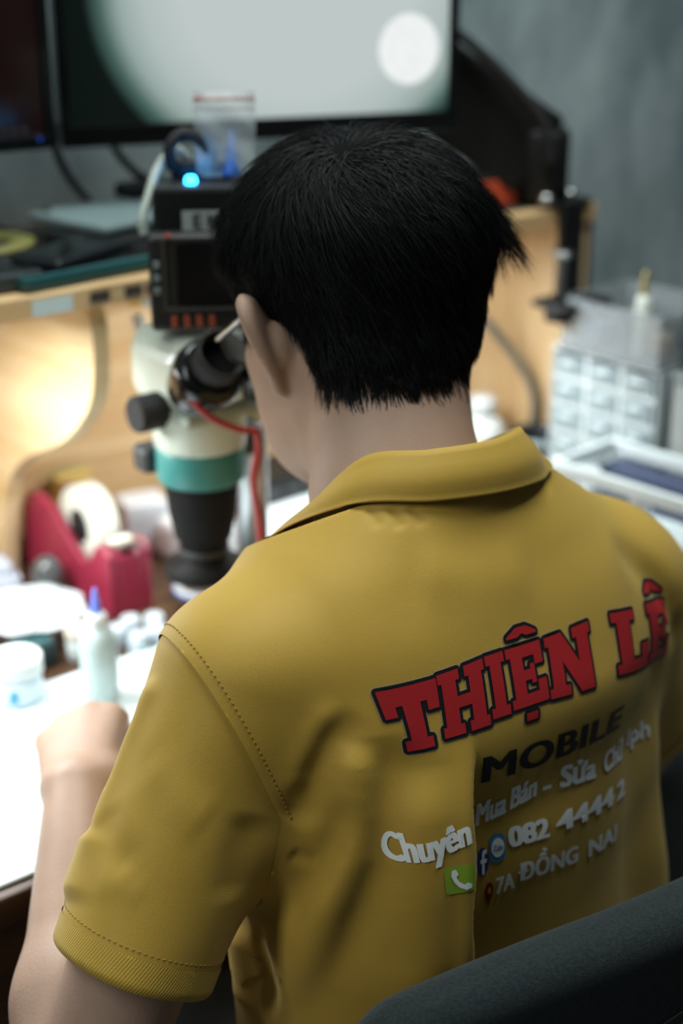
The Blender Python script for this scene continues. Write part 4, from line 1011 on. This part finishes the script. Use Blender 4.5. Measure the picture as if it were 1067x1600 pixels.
# collar: stand, rolled fold and fall, lofted round the neck from front tip to front tip
C_FOLD = [(.645,.875,.985),(.612,.845,1.012),(.599,.800,1.053),(.611,.757,1.097),(.640,.724,1.105),(.683,.711,1.106),(.722,.722,1.104),(.745,.755,1.088),(.752,.800,1.062),(.742,.845,1.030),(.715,.878,1.000)]
C_EDGE = [(.640,.900,.960),(.588,.865,.985),(.574,.805,1.037),(.592,.742,1.072),(.630,.706,1.076),(.683,.693,1.074),(.733,.705,1.068),(.768,.745,1.055),(.782,.805,1.030),(.775,.865,1.000),(.725,.905,.970)]
fo = np.array([p[:] for p in catmull(C_FOLD, 10)]); ed = np.array([p[:] for p in catmull(C_EDGE, 10)])
nc_ = np.array([.683, .790]); n_s = len(fo)
inw = np.concatenate([nc_[None] - fo[:, :2], np.zeros((n_s, 1))], 1); inw /= np.linalg.norm(inw, axis=1, keepdims=True)
rows_ = []
rows_.append(fo + inw * .004 + _v(0, 0, -.030))                       # foot of the stand
rows_.append(fo + inw * .0045 + _v(0, 0, -.012))
rows_.append(fo + inw * .0025 + _v(0, 0, -.0015))
rows_.append(fo - inw * .0005 + _v(0, 0, .0008))                      # fold
fall = []
for k, t in enumerate((.10, .25, .45, .65, .82, .95, 1.0)):
    p = fo * (1 - t) + ed * t - inw * (.0050 * math.sin(math.pi * min(t * 1.1, 1)) ) ; fall.append(p)
for p in fall: rows_.append(p)
rows_.append(fall[-1] + inw * .0016 + _v(0, 0, -.0004))
for t in (4, 2, 0): rows_.append(fall[t] + inw * .0020 + _v(0, 0, -.0008))
R_ = np.stack(rows_)
flat = R_.reshape(-1, 3); fl_i = np.zeros(R_.shape[:2], bool); fl_i[5:12] = True; fl_i = fl_i.ravel()
for _ in range(3):
    d = shirt_sdf(flat); g = sgrad(shirt_sdf, flat); bad = fl_i & (d < .0030)
    flat[bad] += (np.minimum(.0030 - d[bad], .012))[:, None] * g[bad] / np.maximum((g[bad] ** 2).sum(1, keepdims=True), .2)
R_ = flat.reshape(R_.shape); nr = len(rows_)
Fq = [[j * n_s + i, j * n_s + i + 1, ((j + 1) % nr) * n_s + i + 1, ((j + 1) % nr) * n_s + i] for j in range(nr) for i in range(n_s - 1)]
Fq += [[j * n_s for j in range(nr)], [j * n_s + n_s - 1 for j in range(nr)][::-1]]
mb = MB(); mb.add(R_.reshape(-1, 3), Fq, True); co_ = mb.build('collar', CLOTH, shirt)
co_.data.update()

# ---------------------------------------------------------------- print on the back
def print_mesh(name, polys_mesh, place, m, h, label=None, cell=.0028):
    """polys_mesh: bmesh in flat print space; place(u, v) -> x, z on the back; the print follows the cloth"""
    bm = polys_mesh
    for v in bm.verts:
        x, z = place(v.co.x, v.co.y); v.co = Vector((x, z, 0))
    for axis in (0, 1):
        lo_ = min(v.co[axis] for v in bm.verts); hi_ = max(v.co[axis] for v in bm.verts)
        k = lo_ + cell * .5
        while k < hi_:
            nn = Vector((1, 0, 0)) if axis == 0 else Vector((0, 1, 0)); cc = nn * k
            bmesh.ops.bisect_plane(bm, geom=bm.verts[:] + bm.edges[:] + bm.faces[:], plane_co=cc, plane_no=nn, dist=1e-6); k += cell
    bm.normal_update(); bmesh.ops.reverse_faces(bm, faces=[f for f in bm.faces if f.normal.z < 0])
    bm.verts.index_update()
    P = np.array([(v.co.x, .50, v.co.y) for v in bm.verts])
    y = np.full(len(P), .57)
    for _ in range(26):
        P[:, 1] = y; d = shirt_sdf(P); y = y + np.clip(d * .9, -.01, .03)
    P[:, 1] = y
    g = sgrad(shirt_sdf, P); g /= np.linalg.norm(g, axis=1, keepdims=True)
    P = P + g * h
    me = bpy.data.meshes.new(name); me.from_pydata([tuple(p) for p in P], [], [[v.index for v in f.verts] for f in bm.faces]); bm.free()
    me.polygons.foreach_set('use_smooth', [True] * len(me.polygons)); me.normals_split_custom_set_from_vertices([tuple(x) for x in g])
    o = link(name, me, m, shirt)
    if label: o['label'] = label
    return o
def text_bm(s, offset=0.0, shear=0.0, spacing=1.0):
    cu = bpy.data.curves.new('t', 'FONT'); cu.body = s; cu.size = 1; cu.shear = shear; cu.space_character = spacing; cu.resolution_u = 4; cu.fill_mode = 'FRONT' if hasattr(cu, 'fill_mode') else cu.fill_mode
    o = bpy.data.objects.new('t', cu); COL.objects.link(o); dg = bpy.context.evaluated_depsgraph_get(); me = bpy.data.meshes.new_from_object(o.evaluated_get(dg))
    bm = bmesh.new()
    for dx, dy in ([(0, 0)] if not offset else [(-1, -.28), (-1, .28), (0, -.28), (0, .28), (1, -.28), (1, .28)]):     # heavier strokes
        k = len(bm.verts); bm.from_mesh(me); bm.verts.ensure_lookup_table()
        for v in bm.verts[k:]: v.co.x += dx * offset; v.co.y += dy * offset
    bpy.data.objects.remove(o); bpy.data.meshes.remove(me); bpy.data.curves.remove(cu)
    return bm
def fit_text(s, a, b, height, offset=0.0, cap=.73, **k):
    """text whose baseline runs from a to b (x, z on the back), capital height in metres"""
    bm = text_bm(s, offset, **k); x0 = min(v.co.x for v in bm.verts); x1 = max(v.co.x for v in bm.verts)
    xs_ = np.linspace(a[0], b[0], 80); Q = np.stack([xs_, np.full(80, .57), np.linspace(a[1], b[1], 80) + height * .4], 1)
    for _ in range(26): Q[:, 1] += np.clip(shirt_sdf(Q) * .9, -.01, .03)
    s_ = np.concatenate([[0], np.cumsum(np.linalg.norm(np.diff(Q, axis=0), axis=1))]); s_ /= s_[-1]; tt_ = np.linspace(0, 1, 80)
    def place(u, v):
        t = float(np.interp((u - x0) / (x1 - x0), s_, tt_)); return a[0] + (b[0] - a[0]) * t, a[1] + (b[1] - a[1]) * t + v / cap * height
    return bm, place
def poly_bm(polys):
    """closed outlines -> flat faces (one bmesh)"""
    bm = bmesh.new()
    for pl_ in polys:
        f = bm.faces.new([bm.verts.new((x, y, 0)) for x, y in pl_]); f.normal_update(); bmesh.ops.triangulate(bm, faces=[f])
    return bm
# slab-serif letters, unit height, in their own widths
def L_T(): return [(.22,0),(.78,0),(.78,.17),(.66,.17),(.66,.72),(.78,.72),(.78,.56),(1.0,.56),(1.0,1.0),(0,1.0),(0,.56),(.22,.56),(.22,.72),(.34,.72),(.34,.17),(.22,.17)]
def L_H(): return [(0,0),(.44,0),(.44,.16),(.36,.16),(.36,.41),(.64,.41),(.64,.16),(.56,.16),(.56,0),(1,0),(1,.16),(.93,.16),(.93,.84),(1,.84),(1,1),(.56,1),(.56,.84),(.64,.84),(.64,.59),(.36,.59),(.36,.84),(.44,.84),(.44,1),(0,1),(0,.84),(.07,.84),(.07,.16),(0,.16)]
def L_I(): return [(0,0),(1,0),(1,.16),(.80,.16),(.80,.84),(1,.84),(1,1),(0,1),(0,.84),(.20,.84),(.20,.16),(0,.16)]
def L_E(): return [(0,0),(1,0),(1,.38),(.76,.38),(.76,.20),(.42,.20),(.42,.42),(.60,.42),(.60,.35),(.72,.35),(.72,.67),(.60,.67),(.60,.59),(.42,.59),(.42,.80),(.74,.80),(.74,.64),(.97,.64),(.97,1),(0,1),(0,.84),(.10,.84),(.10,.16),(0,.16)]
def L_N(): return [(0,0),(.42,0),(.42,.16),(.32,.16),(.32,.55),(.64,0),(.94,0),(.94,.84),(1,.84),(1,1),(.60,1),(.60,.84),(.68,.84),(.68,.46),(.36,1),(0,1),(0,.84),(.07,.84),(.07,.16),(0,.16)]
def L_L(): return [(0,0),(1,0),(1,.42),(.74,.42),(.74,.20),(.46,.20),(.46,.84),(.60,.84),(.60,1),(0,1),(0,.84),(.12,.84),(.12,.16),(0,.16)]
def HAT(): return [(.10,1.14),(.40,1.14),(.52,1.19),(.64,1.14),(.92,1.14),(.92,1.18),(.66,1.30),(.38,1.30),(.10,1.18)]
def DOT(): return [(.34,-.26),(.66,-.26),(.66,-.12),(.34,-.12)]
# each letter: outlines, and its four corners on the back (bottom left, bottom right, top right, top left) as x, z
P_RED = mat('print_red', (.42, .018, .022), .42); P_BLK = mat('print_black', (.010, .010, .010), .42); P_WHT = mat('print_white', (.90, .94, .94), .5)
WORD = [
 ('T', [L_T()], [(.5547,.9361),(.5850,.9385),(.5898,.9779),(.5500,.9750)]),
 ('H', [L_H()], [(.5860,.9408),(.6216,.9415),(.6270,.9820),(.5906,.9791)]),
 ('I', [L_I()], [(.6240,.9440),(.6392,.9439),(.6445,.9822),(.6285,.9824)]),
 ('E', [L_E(), HAT(), DOT()], [(.6415,.9450),(.6735,.9440),(.6790,.9805),(.6462,.9820)]),
 ('N', [L_N()], [(.6750,.9430),(.7210,.9383),(.7270,.9794),(.6820,.9800)]),
 ('L', [L_L()], [(.7463,.9367),(.7930,.9250),(.8020,.9645),(.7516,.9769)]),
 ('E', [L_E(), HAT()], [(.7975,.9239),(.8382,.9110),(.8420,.9530),(.8035,.9648)])]
fill = bmesh.new(); rim_ = bmesh.new(); pale = bmesh.new()
def quad_place(q):
    def f(u, v):
        b = (q[0][0] + (q[1][0] - q[0][0]) * u, q[0][1] + (q[1][1] - q[0][1]) * u); t = (q[3][0] + (q[2][0] - q[3][0]) * u, q[3][1] + (q[2][1] - q[3][1]) * u)
        return b[0] + (t[0] - b[0]) * v, b[1] + (t[1] - b[1]) * v
    return f
for nm, outs, q in WORD:
    pf = quad_place(q)
    for ol in outs:
        P = [pf(u, v) for u, v in ol]
        for bm_, d in ((fill, 0), (rim_, .0022), (pale, .0028)):
            for k_ in range(12 if d else 1):
                ox, oy = d * math.cos(k_ * math.pi / 6), d * math.sin(k_ * math.pi / 6)
                f = bm_.faces.new([bm_.verts.new((x + ox, y + oy, 0)) for x, y in P]); f.normal_update(); bmesh.ops.triangulate(bm_, faces=[f])
ident = lambda u, v: (u, v)
print_mesh('lettering', pale, ident, mat('print_edge', (.42, .34, .20), .5), .0003, cell=.005)
print_mesh('lettering', rim_, ident, P_BLK, .0006, 'black outline of the red slab lettering', cell=.005)
print_mesh('lettering', fill, ident, P_RED, .0010, 'red slab lettering THIỆN LÊ', cell=.005)
def line(s, a, b, h, m, off, label=None, **k):
    bm, pf = fit_text(s, a, b, h, off, **k); return print_mesh('lettering', bm, pf, m, .0010, label)
line('MOBILE', (.6125, .9015), (.7555, .8905), .0205, P_BLK, .040, 'black lettering MOBILE', spacing=1.08)
line('Chuyên', (.5365, .8690), (.5875, .8755), .0180, P_WHT, .056, 'white lettering')
line('Mua', (.6120, .8660), (.6370, .8690), .0185, P_WHT, .056)
line('Bán', (.6400, .8700), (.6640, .8730), .0180, P_WHT, .056)
line('-', (.6700, .8700), (.6785, .8690), .0180, P_WHT, .06)
line('Sửa', (.6868, .8700), (.7282, .8612), .0180, P_WHT, .056)
line('Chữ', (.7385, .8590), (.7700, .8560), .0180, P_WHT, .056)
line('Iph', (.7800, .8590), (.8220, .8470), .0155, P_WHT, .030)
line('082', (.6375, .8420), (.6745, .8375), .0150, P_WHT, .056)
line('4444', (.6810, .8378), (.7520, .8285), .0150, P_WHT, .056)
line('2', (.7570, .8272), (.7720, .8255), .0145, P_WHT, .056)
line('7A', (.6255, .8095), (.6415, .8095), .0135, P_WHT, .044)
line('ĐỒNG', (.6445, .8130), (.7050, .8040), .0140, P_WHT, .044)
line('NAI', (.7170, .8015), (.7570, .7955), .0140, P_WHT, .044)
# logos: green phone tile, blue round f, blue speech badge, red map pin
def round_rect(w, h, r, n=6):
    out = []
    for cx, cy, a0 in ((w - r, h - r, 0), (r, h - r, 90), (r, r, 180), (w - r, r, 270)):
        for i in range(n + 1):
            a = math.radians(a0 + 90 * i / n); out.append((cx + r * math.cos(a), cy + r * math.sin(a)))
    return out
def circle(cx, cy, rx, ry, n=28): return [(cx + rx * math.cos(2 * math.pi * i / n), cy + ry * math.sin(2 * math.pi * i / n)) for i in range(n)]
pq = quad_place([(.5640, .8455), (.5880, .8425), (.5868, .8612), (.5642, .8645)])
print_mesh('phone_logo', poly_bm([round_rect(1, 1, .14)]), pq, mat('print_green', (.27, .44, .035), .45), .0006, 'green tile with white telephone handset')
hs = [(.24, .86), (.38, .88), (.45, .70), (.36, .60), (.44, .42), (.58, .30), (.68, .36), (.82, .26), (.78, .13), (.62, .09), (.42, .22), (.28, .42), (.20, .66)]
print_mesh('phone_logo', poly_bm([hs]), pq, P_WHT, .0011)
fq = quad_place([(.6105, .8270), (.6205, .8270), (.6215, .8480), (.6115, .8480)])
print_mesh('letter_logo', poly_bm([circle(.5, .5, .5, .5)]), fq, mat('print_blue', (.020, .055, .20), .45), .0006, 'dark blue disc with white letter f')
print_mesh('letter_logo', poly_bm([[(.44, .06), (.62, .06), (.62, .46), (.78, .46), (.80, .60), (.62, .60), (.62, .72), (.68, .78), (.80, .78), (.80, .93), (.58, .93), (.46, .84), (.44, .72), (.44, .60), (.32, .60), (.32, .46), (.44, .46)]]), fq, P_WHT, .0011)
zq = quad_place([(.6215, .8345), (.6345, .8335), (.6355, .8540), (.6225, .8555)])
print_mesh('speech_logo', poly_bm([round_rect(1, 1, .3)]), zq, mat('print_sky', (.06, .22, .40), .45), .0006, 'blue rounded badge with white bubble')
print_mesh('speech_logo', poly_bm([circle(.5, .52, .40, .34)]), zq, P_WHT, .0010)
bm, _ = fit_text('Zalo', (0, 0), (1, 1), 1, .02); x0 = min(v.co.x for v in bm.verts); x1 = max(v.co.x for v in bm.verts)
print_mesh('speech_logo', bm, lambda u, v: zq(.20 + .60 * (u - x0) / (x1 - x0), .42 + v * .30), mat('print_sky', (.06, .22, .40)), .0014)
gq = quad_place([(.6165, .8010), (.6235, .8010), (.6240, .8205), (.6170, .8205)])
pin = [(.5, 0)] + [(.5 + .48 * math.cos(a), .66 + .34 * math.sin(a)) for a in np.linspace(-.6, math.pi + .6, 20)]
print_mesh('pin_logo', poly_bm([pin]), gq, mat('print_pin', (.25, .012, .012), .45), .0006, 'red map pin')
print_mesh('pin_logo', poly_bm([circle(.5, .68, .20, .13)]), gq, mat('pin_hole', MUS, .6), .0010)

# ---------------------------------------------------------------- hair
ZL = spline([-.13, -.10, -.07, -.05, -.024, -.013, .0, .02, .036, .050, .075, .095, .12], [-.086, -.086, -.073, -.065, -.050, -.020, .002, .016, .018, .020, .052, .072, .085])
def hair_fn(q):
    """positive on the hairy part of the scalp (head frame)"""
    x, y = q[:, 0], q[:, 1]
    z0 = ZL(y) + .0035 * np.sin(x * 210 + y * 130) + .0030 * np.sin(x * 93 - y * 71 + 1.1) + .0020 * np.sin(x * 470 + 2.0 * np.sin(y * 160)) - .002
    return q[:, 2] - z0
WH = _v(-.020, -.048, .098); WH = WH / np.linalg.norm(WH)              # crown whorl
_NK = to_head(np.array([NECK0, *[NECK0 + _v(s * .020, -.010, 0) for s in (-1, 1)]]))
def scalp(q):
    d = smin(skull_sdf(q), cap(q, _NK[0], (-.006, -.022, -.035), .0510, .0500), .032)
    for s, a in ((-1, _NK[1]), (1, _NK[2])): d = smin(d, cap(q, a, (s * .020 - .006, -.047, -.030), .032, .027), .03)
    return d
def thick(q):
    """how far the hair stands off the scalp"""
    up_ = sstep(-.045, .055, q[:, 2]); nape = sstep(-.090, -.030, q[:, 2])
    t = .0030 + .0068 * nape + .0065 * up_
    return t * sstep(-.001, .022, hair_fn(q))
HAIR = mat('black_hair', (.0045, .0050, .0058), .58, noise=.3, scale=60, spec=.20)
def cap_sdf(p):
    q = to_head(p); d = scalp(q) - thick(q) * .30
    return smax(d, (.024 - hair_fn(q)) * .8, .004)
V, F_ = surface_nets(cap_sdf, HC - .15, HC + .15, .003)
hair = fast('hair', V, F_, mat('black_underhair', (.004, .0042, .0046), .95, spec=.05), person); hair['label'] = 'short black hair'
NH = 36000
d_ = RNG.normal(size=(NH * 3, 3)); d_ /= np.linalg.norm(d_, axis=1, keepdims=True)
q = d_ * .13 + _v(0, -.005, .01)
for _ in range(8):
    g = sgrad(scalp, q); q = q - (scalp(q) / np.maximum((g * g).sum(1), .1))[:, None] * g
cr_ = RNG.normal(size=(2600, 3)) * .016 + WH * .10                       # more roots round the whorl
for _ in range(6):
    g = sgrad(scalp, cr_); cr_ = cr_ - (scalp(cr_) / np.maximum((g * g).sum(1), .1))[:, None] * g
q = np.concatenate([cr_, q])
hf = hair_fn(q) + .006 * np.sin(q[:, 0] * 260 + 1.3) * np.sin(q[:, 1] * 190); q = q[(hf > -.010 + .052 * RNG.random(len(q)) ** .85) & (q[:, 1] < .10)][:NH]; NH = len(q)
NSEG = 7
top = sstep(.005, .060, q[:, 2]); nape = sstep(-.095, -.035, q[:, 2])
length = (.011 + .018 * nape + .042 * top) * (.75 + .5 * RNG.random(NH))
hmul = .55 + .62 * RNG.random(NH) ** 1.3
lock = np.sin(q[:, 0] * 150 + 2.3 * np.sin(q[:, 2] * 110)) * np.cos(q[:, 1] * 140 + 1.7 * np.sin(q[:, 0] * 90))
lock2 = np.sin(q[:, 0] * 390 + 5 * np.sin(q[:, 2] * 170)) * np.cos(q[:, 2] * 330 + q[:, 1] * 210)
jit = RNG.normal(size=(NH, 3)) * .10
right_tuft = np.exp(-(((q - _v(.040, -.070, .084)) / _v(.030, .040, .024)) ** 2).sum(1))
length = length * (1 + .45 * right_tuft)
TUFT_DIR = to_head(HC + _v(.85, -.50, -.30))                           # where the loose tuft points
hfq = hair_fn(q); length *= (.40 + .60 * sstep(-.002, .034, hfq)) * (1 + sstep(.02, .0, hfq) * (RNG.random(NH) * 1.3 - .55))
away0 = np.linalg.norm(q - WH * .10, axis=1); jit = jit * (1 + 5 * np.exp(-(away0 / .018) ** 2))[:, None]
path = [q.copy()]; p = q.copy(); whq = WH * .10
for s in range(1, NSEG):
    f = s / (NSEG - 1); g = sgrad(scalp, p); n_ = g / (np.linalg.norm(g, axis=1, keepdims=True) + 1e-9)
    away = p - whq; away /= np.linalg.norm(away, axis=1, keepdims=True) + 1e-9
    swirl = np.cross(n_, away)
    tdir = away * (.9 + .0 * f) + swirl * (.28 + .50 * lock[:, None] + .26 * lock2[:, None]) + _v(0, .0, -.55) * (.4 + f) + jit
    fwd_ = sstep(.02, .07, p[:, 2]) * sstep(-.05, .02, p[:, 1]); tdir += _v(0, .5, 0) * fwd_[:, None]
    tdir = tdir - n_ * (tdir * n_).sum(1, keepdims=True); tdir /= np.linalg.norm(tdir, axis=1, keepdims=True) + 1e-9
    lift = .12 * lock2[:, None] * f
    tdir = tdir + TUFT_DIR * (2.2 * right_tuft * sstep(.25, .7, np.full(NH, f)))[:, None]; tdir /= np.linalg.norm(tdir, axis=1, keepdims=True)
    stepv = tdir + n_ * lift; stepv /= np.linalg.norm(stepv, axis=1, keepdims=True)
    p = p + stepv * (length / (NSEG - 1))[:, None]
    want = thick(p) * hmul * (1 - (1 - f) ** 2.0) * (1 + .26 * lock) ; d = scalp(p); g = sgrad(scalp, p); n_ = g / (np.linalg.norm(g, axis=1, keepdims=True) + 1e-9)
    free = np.minimum(1.3 * right_tuft, 1) * sstep(.15, .5, np.full(NH, f))
    corr = (want - d) * (1 - .9 * free); corr = np.where(hair_fn(p) < .004, np.maximum(corr, .0008 - d) * .35, corr)
    p = p + n_ * corr[:, None]; path.append(p.copy())
W_ = np.stack([from_head(x) for x in path], 1)                              # strands x points x 3
tan = np.gradient(W_, axis=1); tan /= np.linalg.norm(tan, axis=2, keepdims=True) + 1e-9
sd1 = np.cross(tan, RNG.normal(size=(NH, 1, 3))); sd1 /= np.linalg.norm(sd1, axis=2, keepdims=True) + 1e-9
sd2 = np.cross(tan, sd1)
rad = (.00046 * (.8 + .5 * RNG.random(NH)) * (.60 + .40 * sstep(.0, .03, hfq)))[:, None] * np.linspace(1, .0, NSEG)[None] ** .55
ring_ = np.stack([W_ + rad[..., None] * (sd1 * math.cos(a) + sd2 * math.sin(a)) for a in (0, 2.094, 4.189)], 2)   # strands, points, 3, xyz
Vh = ring_.reshape(-1, 3); base_i = (np.arange(NH) * NSEG * 3)[:, None, None]
qd = []
for s in range(NSEG - 1):
    for k in range(3): qd.append([s * 3 + k, s * 3 + (k + 1) % 3, (s + 1) * 3 + (k + 1) % 3, (s + 1) * 3 + k])
Fh = (np.array(qd)[None] + base_i).reshape(-1, 4)
str_ = fast('strands', Vh, Fh, HAIR, hair); str_['kind'] = 'stuff'
# eyebrows stay part of the hair
eb = MB()
for s in (-1, 1):
    P = from_head([(s * .012, .098, .014), (s * .028, .096, .020), (s * .046, .082, .017)]); eb.tube([tuple(x) for x in P], .0028)
eb.build('eyebrows', HAIR, hair)

# ---------------------------------------------------------------- eyeglasses
gls = tag(empty('eyeglasses', tuple(HC)), 'thin black and silver eyeglasses worn by the person', 'eyeglasses')
def HL(pts): return [tuple(x - HC) for x in from_head(pts)]
for s in (-1, 1):
    ov = [(s * (.034 + .026 * math.cos(a)), .112 - .006 * abs(math.cos(a) * s * .5 + .5) , -.016 + .019 * math.sin(a)) for a in np.linspace(0, 2 * math.pi, 25)]
    MB().tube(HL(ov), .0014, 6, 1).build('rim', BLKG, gls)
    lens = MB(); P = HL(ov[:-1]); c_ = np.mean(np.array(P), 0); lens.V = [tuple(x) for x in P] + [tuple(c_)]; lens.F = [[i, (i + 1) % 24, 24] for i in range(24)]; lens.S = [True] * 24
    lens.build('lens', mat('lens_glass', (.55, .62, .62), .05, alpha=.25), gls)
    MB().tube(HL([(s * .060, .108, -.012), (s * .069, .100, -.010), (s * .0735, .070, -.004), (s * .0775, .040, .003), (s * .0800, .012, .010), (s * .0790, -.006, .002), (s * .0770, -.016, -.016)]), .0019, 8).build('temple', BLKG, gls)
    MB().tube(HL([(s * .0600, .1085, -.0112), (s * .0712, .100, -.0090), (s * .0762, .070, -.0028), (s * .0790, .048, .0022)]), .0016, 8).build('temple_trim', SIL, gls)
MB().tube(HL([(-.008, .112, -.002), (0, .117, .001), (.008, .112, -.002)]), .0013).build('bridge', BLKG, gls)

# ---------------------------------------------------------------- trousers and shoes
def trouser_sdf(p):
    d = ell(p, (.68, .705, .50), (.185, .135, .115))
    for s in (-1, 1):
        hip, knee, ank = _v(.68 + s * .09, .72, .49), _v(.68 + s * .12, 1.10, .50), _v(.68 + s * .12, 1.06, .09)
        d = smin(d, smin(cap(p, hip, knee, .090, .068), cap(p, knee, ank, .066, .052), .03), .05)
    return np.maximum(d, .07 - p[:, 2])
V, F_ = surface_nets(trouser_sdf, (.40, .50, .05), (.96, 1.24, .66), .007, 1)
fast('trousers', V, F_, mat('trouser_black', (.016, .017, .020), .8, bump=.2, bscale=300), person)
for s in (-1, 1):
    sh = MB(); sh.box((.68 + s * .12, 1.10, .040), (.095, .265, .075), .034, seg=4); sh.build('shoe', mat('shoe_dark', (.03, .03, .035), .5), person)

# ---------------------------------------------------------------- office chair
ch = tag(empty('office_chair', (.680, .640, 0), math.radians(-7)), 'dark grey fabric office chair behind the person', 'chair')
FAB = mat('chair_fabric', (.018, .026, .028), .98, noise=.35, scale=420, bump=.7, bscale=1100, sheen=.12, spec=.1)
def back_sdf(p):
    """p in chair frame; a curved, rounded panel"""
    x, y, z = p[:, 0], p[:, 1], p[:, 2]
    yc = -.092 + .35 * x * x * 1.2 - .10 * (z - .60)
    hz = .205 - .10 * np.maximum(np.abs(x) - .05, 0) ** 2 * 8
    qx = np.abs(x) - (.212 - .036); qz = np.abs(z - .635) - (hz - .036)
    o = np.sqrt(np.maximum(qx, 0) ** 2 + np.maximum(qz, 0) ** 2) + np.minimum(np.maximum(qx, qz), 0) - .036
    wv = np.stack([np.maximum(o + .022, 0), np.maximum(np.abs(y - yc) - .004, 0)], 1)
    return np.sqrt((wv ** 2).sum(1)) - .022
V, F_ = surface_nets(back_sdf, (-.26, -.20, .40), (.26, .06, .88), .004)
bk = fast('backrest', V, F_, FAB, ch)
def on_back(x, z, off):
    yc = -.092 + .42 * x * x - .10 * (z - .60); return (x, yc - .026 - off, z)
MB().tube([on_back(x, .752 + .20 * x + .25 * x * x, -.001) for x in np.linspace(-.14, .185, 12)], .0055, 8, 2).build('piping', mat('piping_black', (.006, .007, .008), .3), bk)
MB().box((0, .015, .350), (.46, .46, .075), .03, seg=4).build('seat', FAB, ch)
MB().tube([(0, -.165, .56), (0, -.155, .42), (0, -.08, .305), (0, 0, .298)], .020, 10).build('back_support', BLK, ch)
MB().lathe([(.026, .10), (.026, .24), (.020, .25), (.020, .315)], n=20).build('gas_column', BLK, ch)
for k in range(5):
    a = math.radians(72 * k + 18); c_, s_ = math.cos(a), math.sin(a)
    lg = MB().tube([(0, 0, .105), (c_ * .15, s_ * .15, .092), (c_ * .27, s_ * .27, .075)], [.022, .014], 10).build('base_spoke', BLK, ch)
    MB().lathe([(.020, -.016), (.026, -.012), (.026, .012), (.020, .016)], (c_ * .275, s_ * .275, .027), 18, Matrix.Rotation(a, 3, 'Z') @ Matrix.Rotation(math.pi / 2, 3, 'X')).build('caster', RUB, lg)
# label lettering on the microscope camera
cu = bpy.data.curves.new('camera_label', 'FONT'); cu.body = 'EK'; cu.size = .017; cu.offset = .0006; cu.align_x = 'CENTER'; cu.space_character = 1.4
o = bpy.data.objects.new('camera_label', cu); COL.objects.link(o); dg = bpy.context.evaluated_depsgraph_get(); me = bpy.data.meshes.new_from_object(o.evaluated_get(dg)); bpy.data.objects.remove(o)
me.materials.clear()
link('label_lettering', me, mat('letter_dark', (.02, .022, .022), .5), mc, (.006, -.0313, .0345), (math.radians(90), 0, 0))
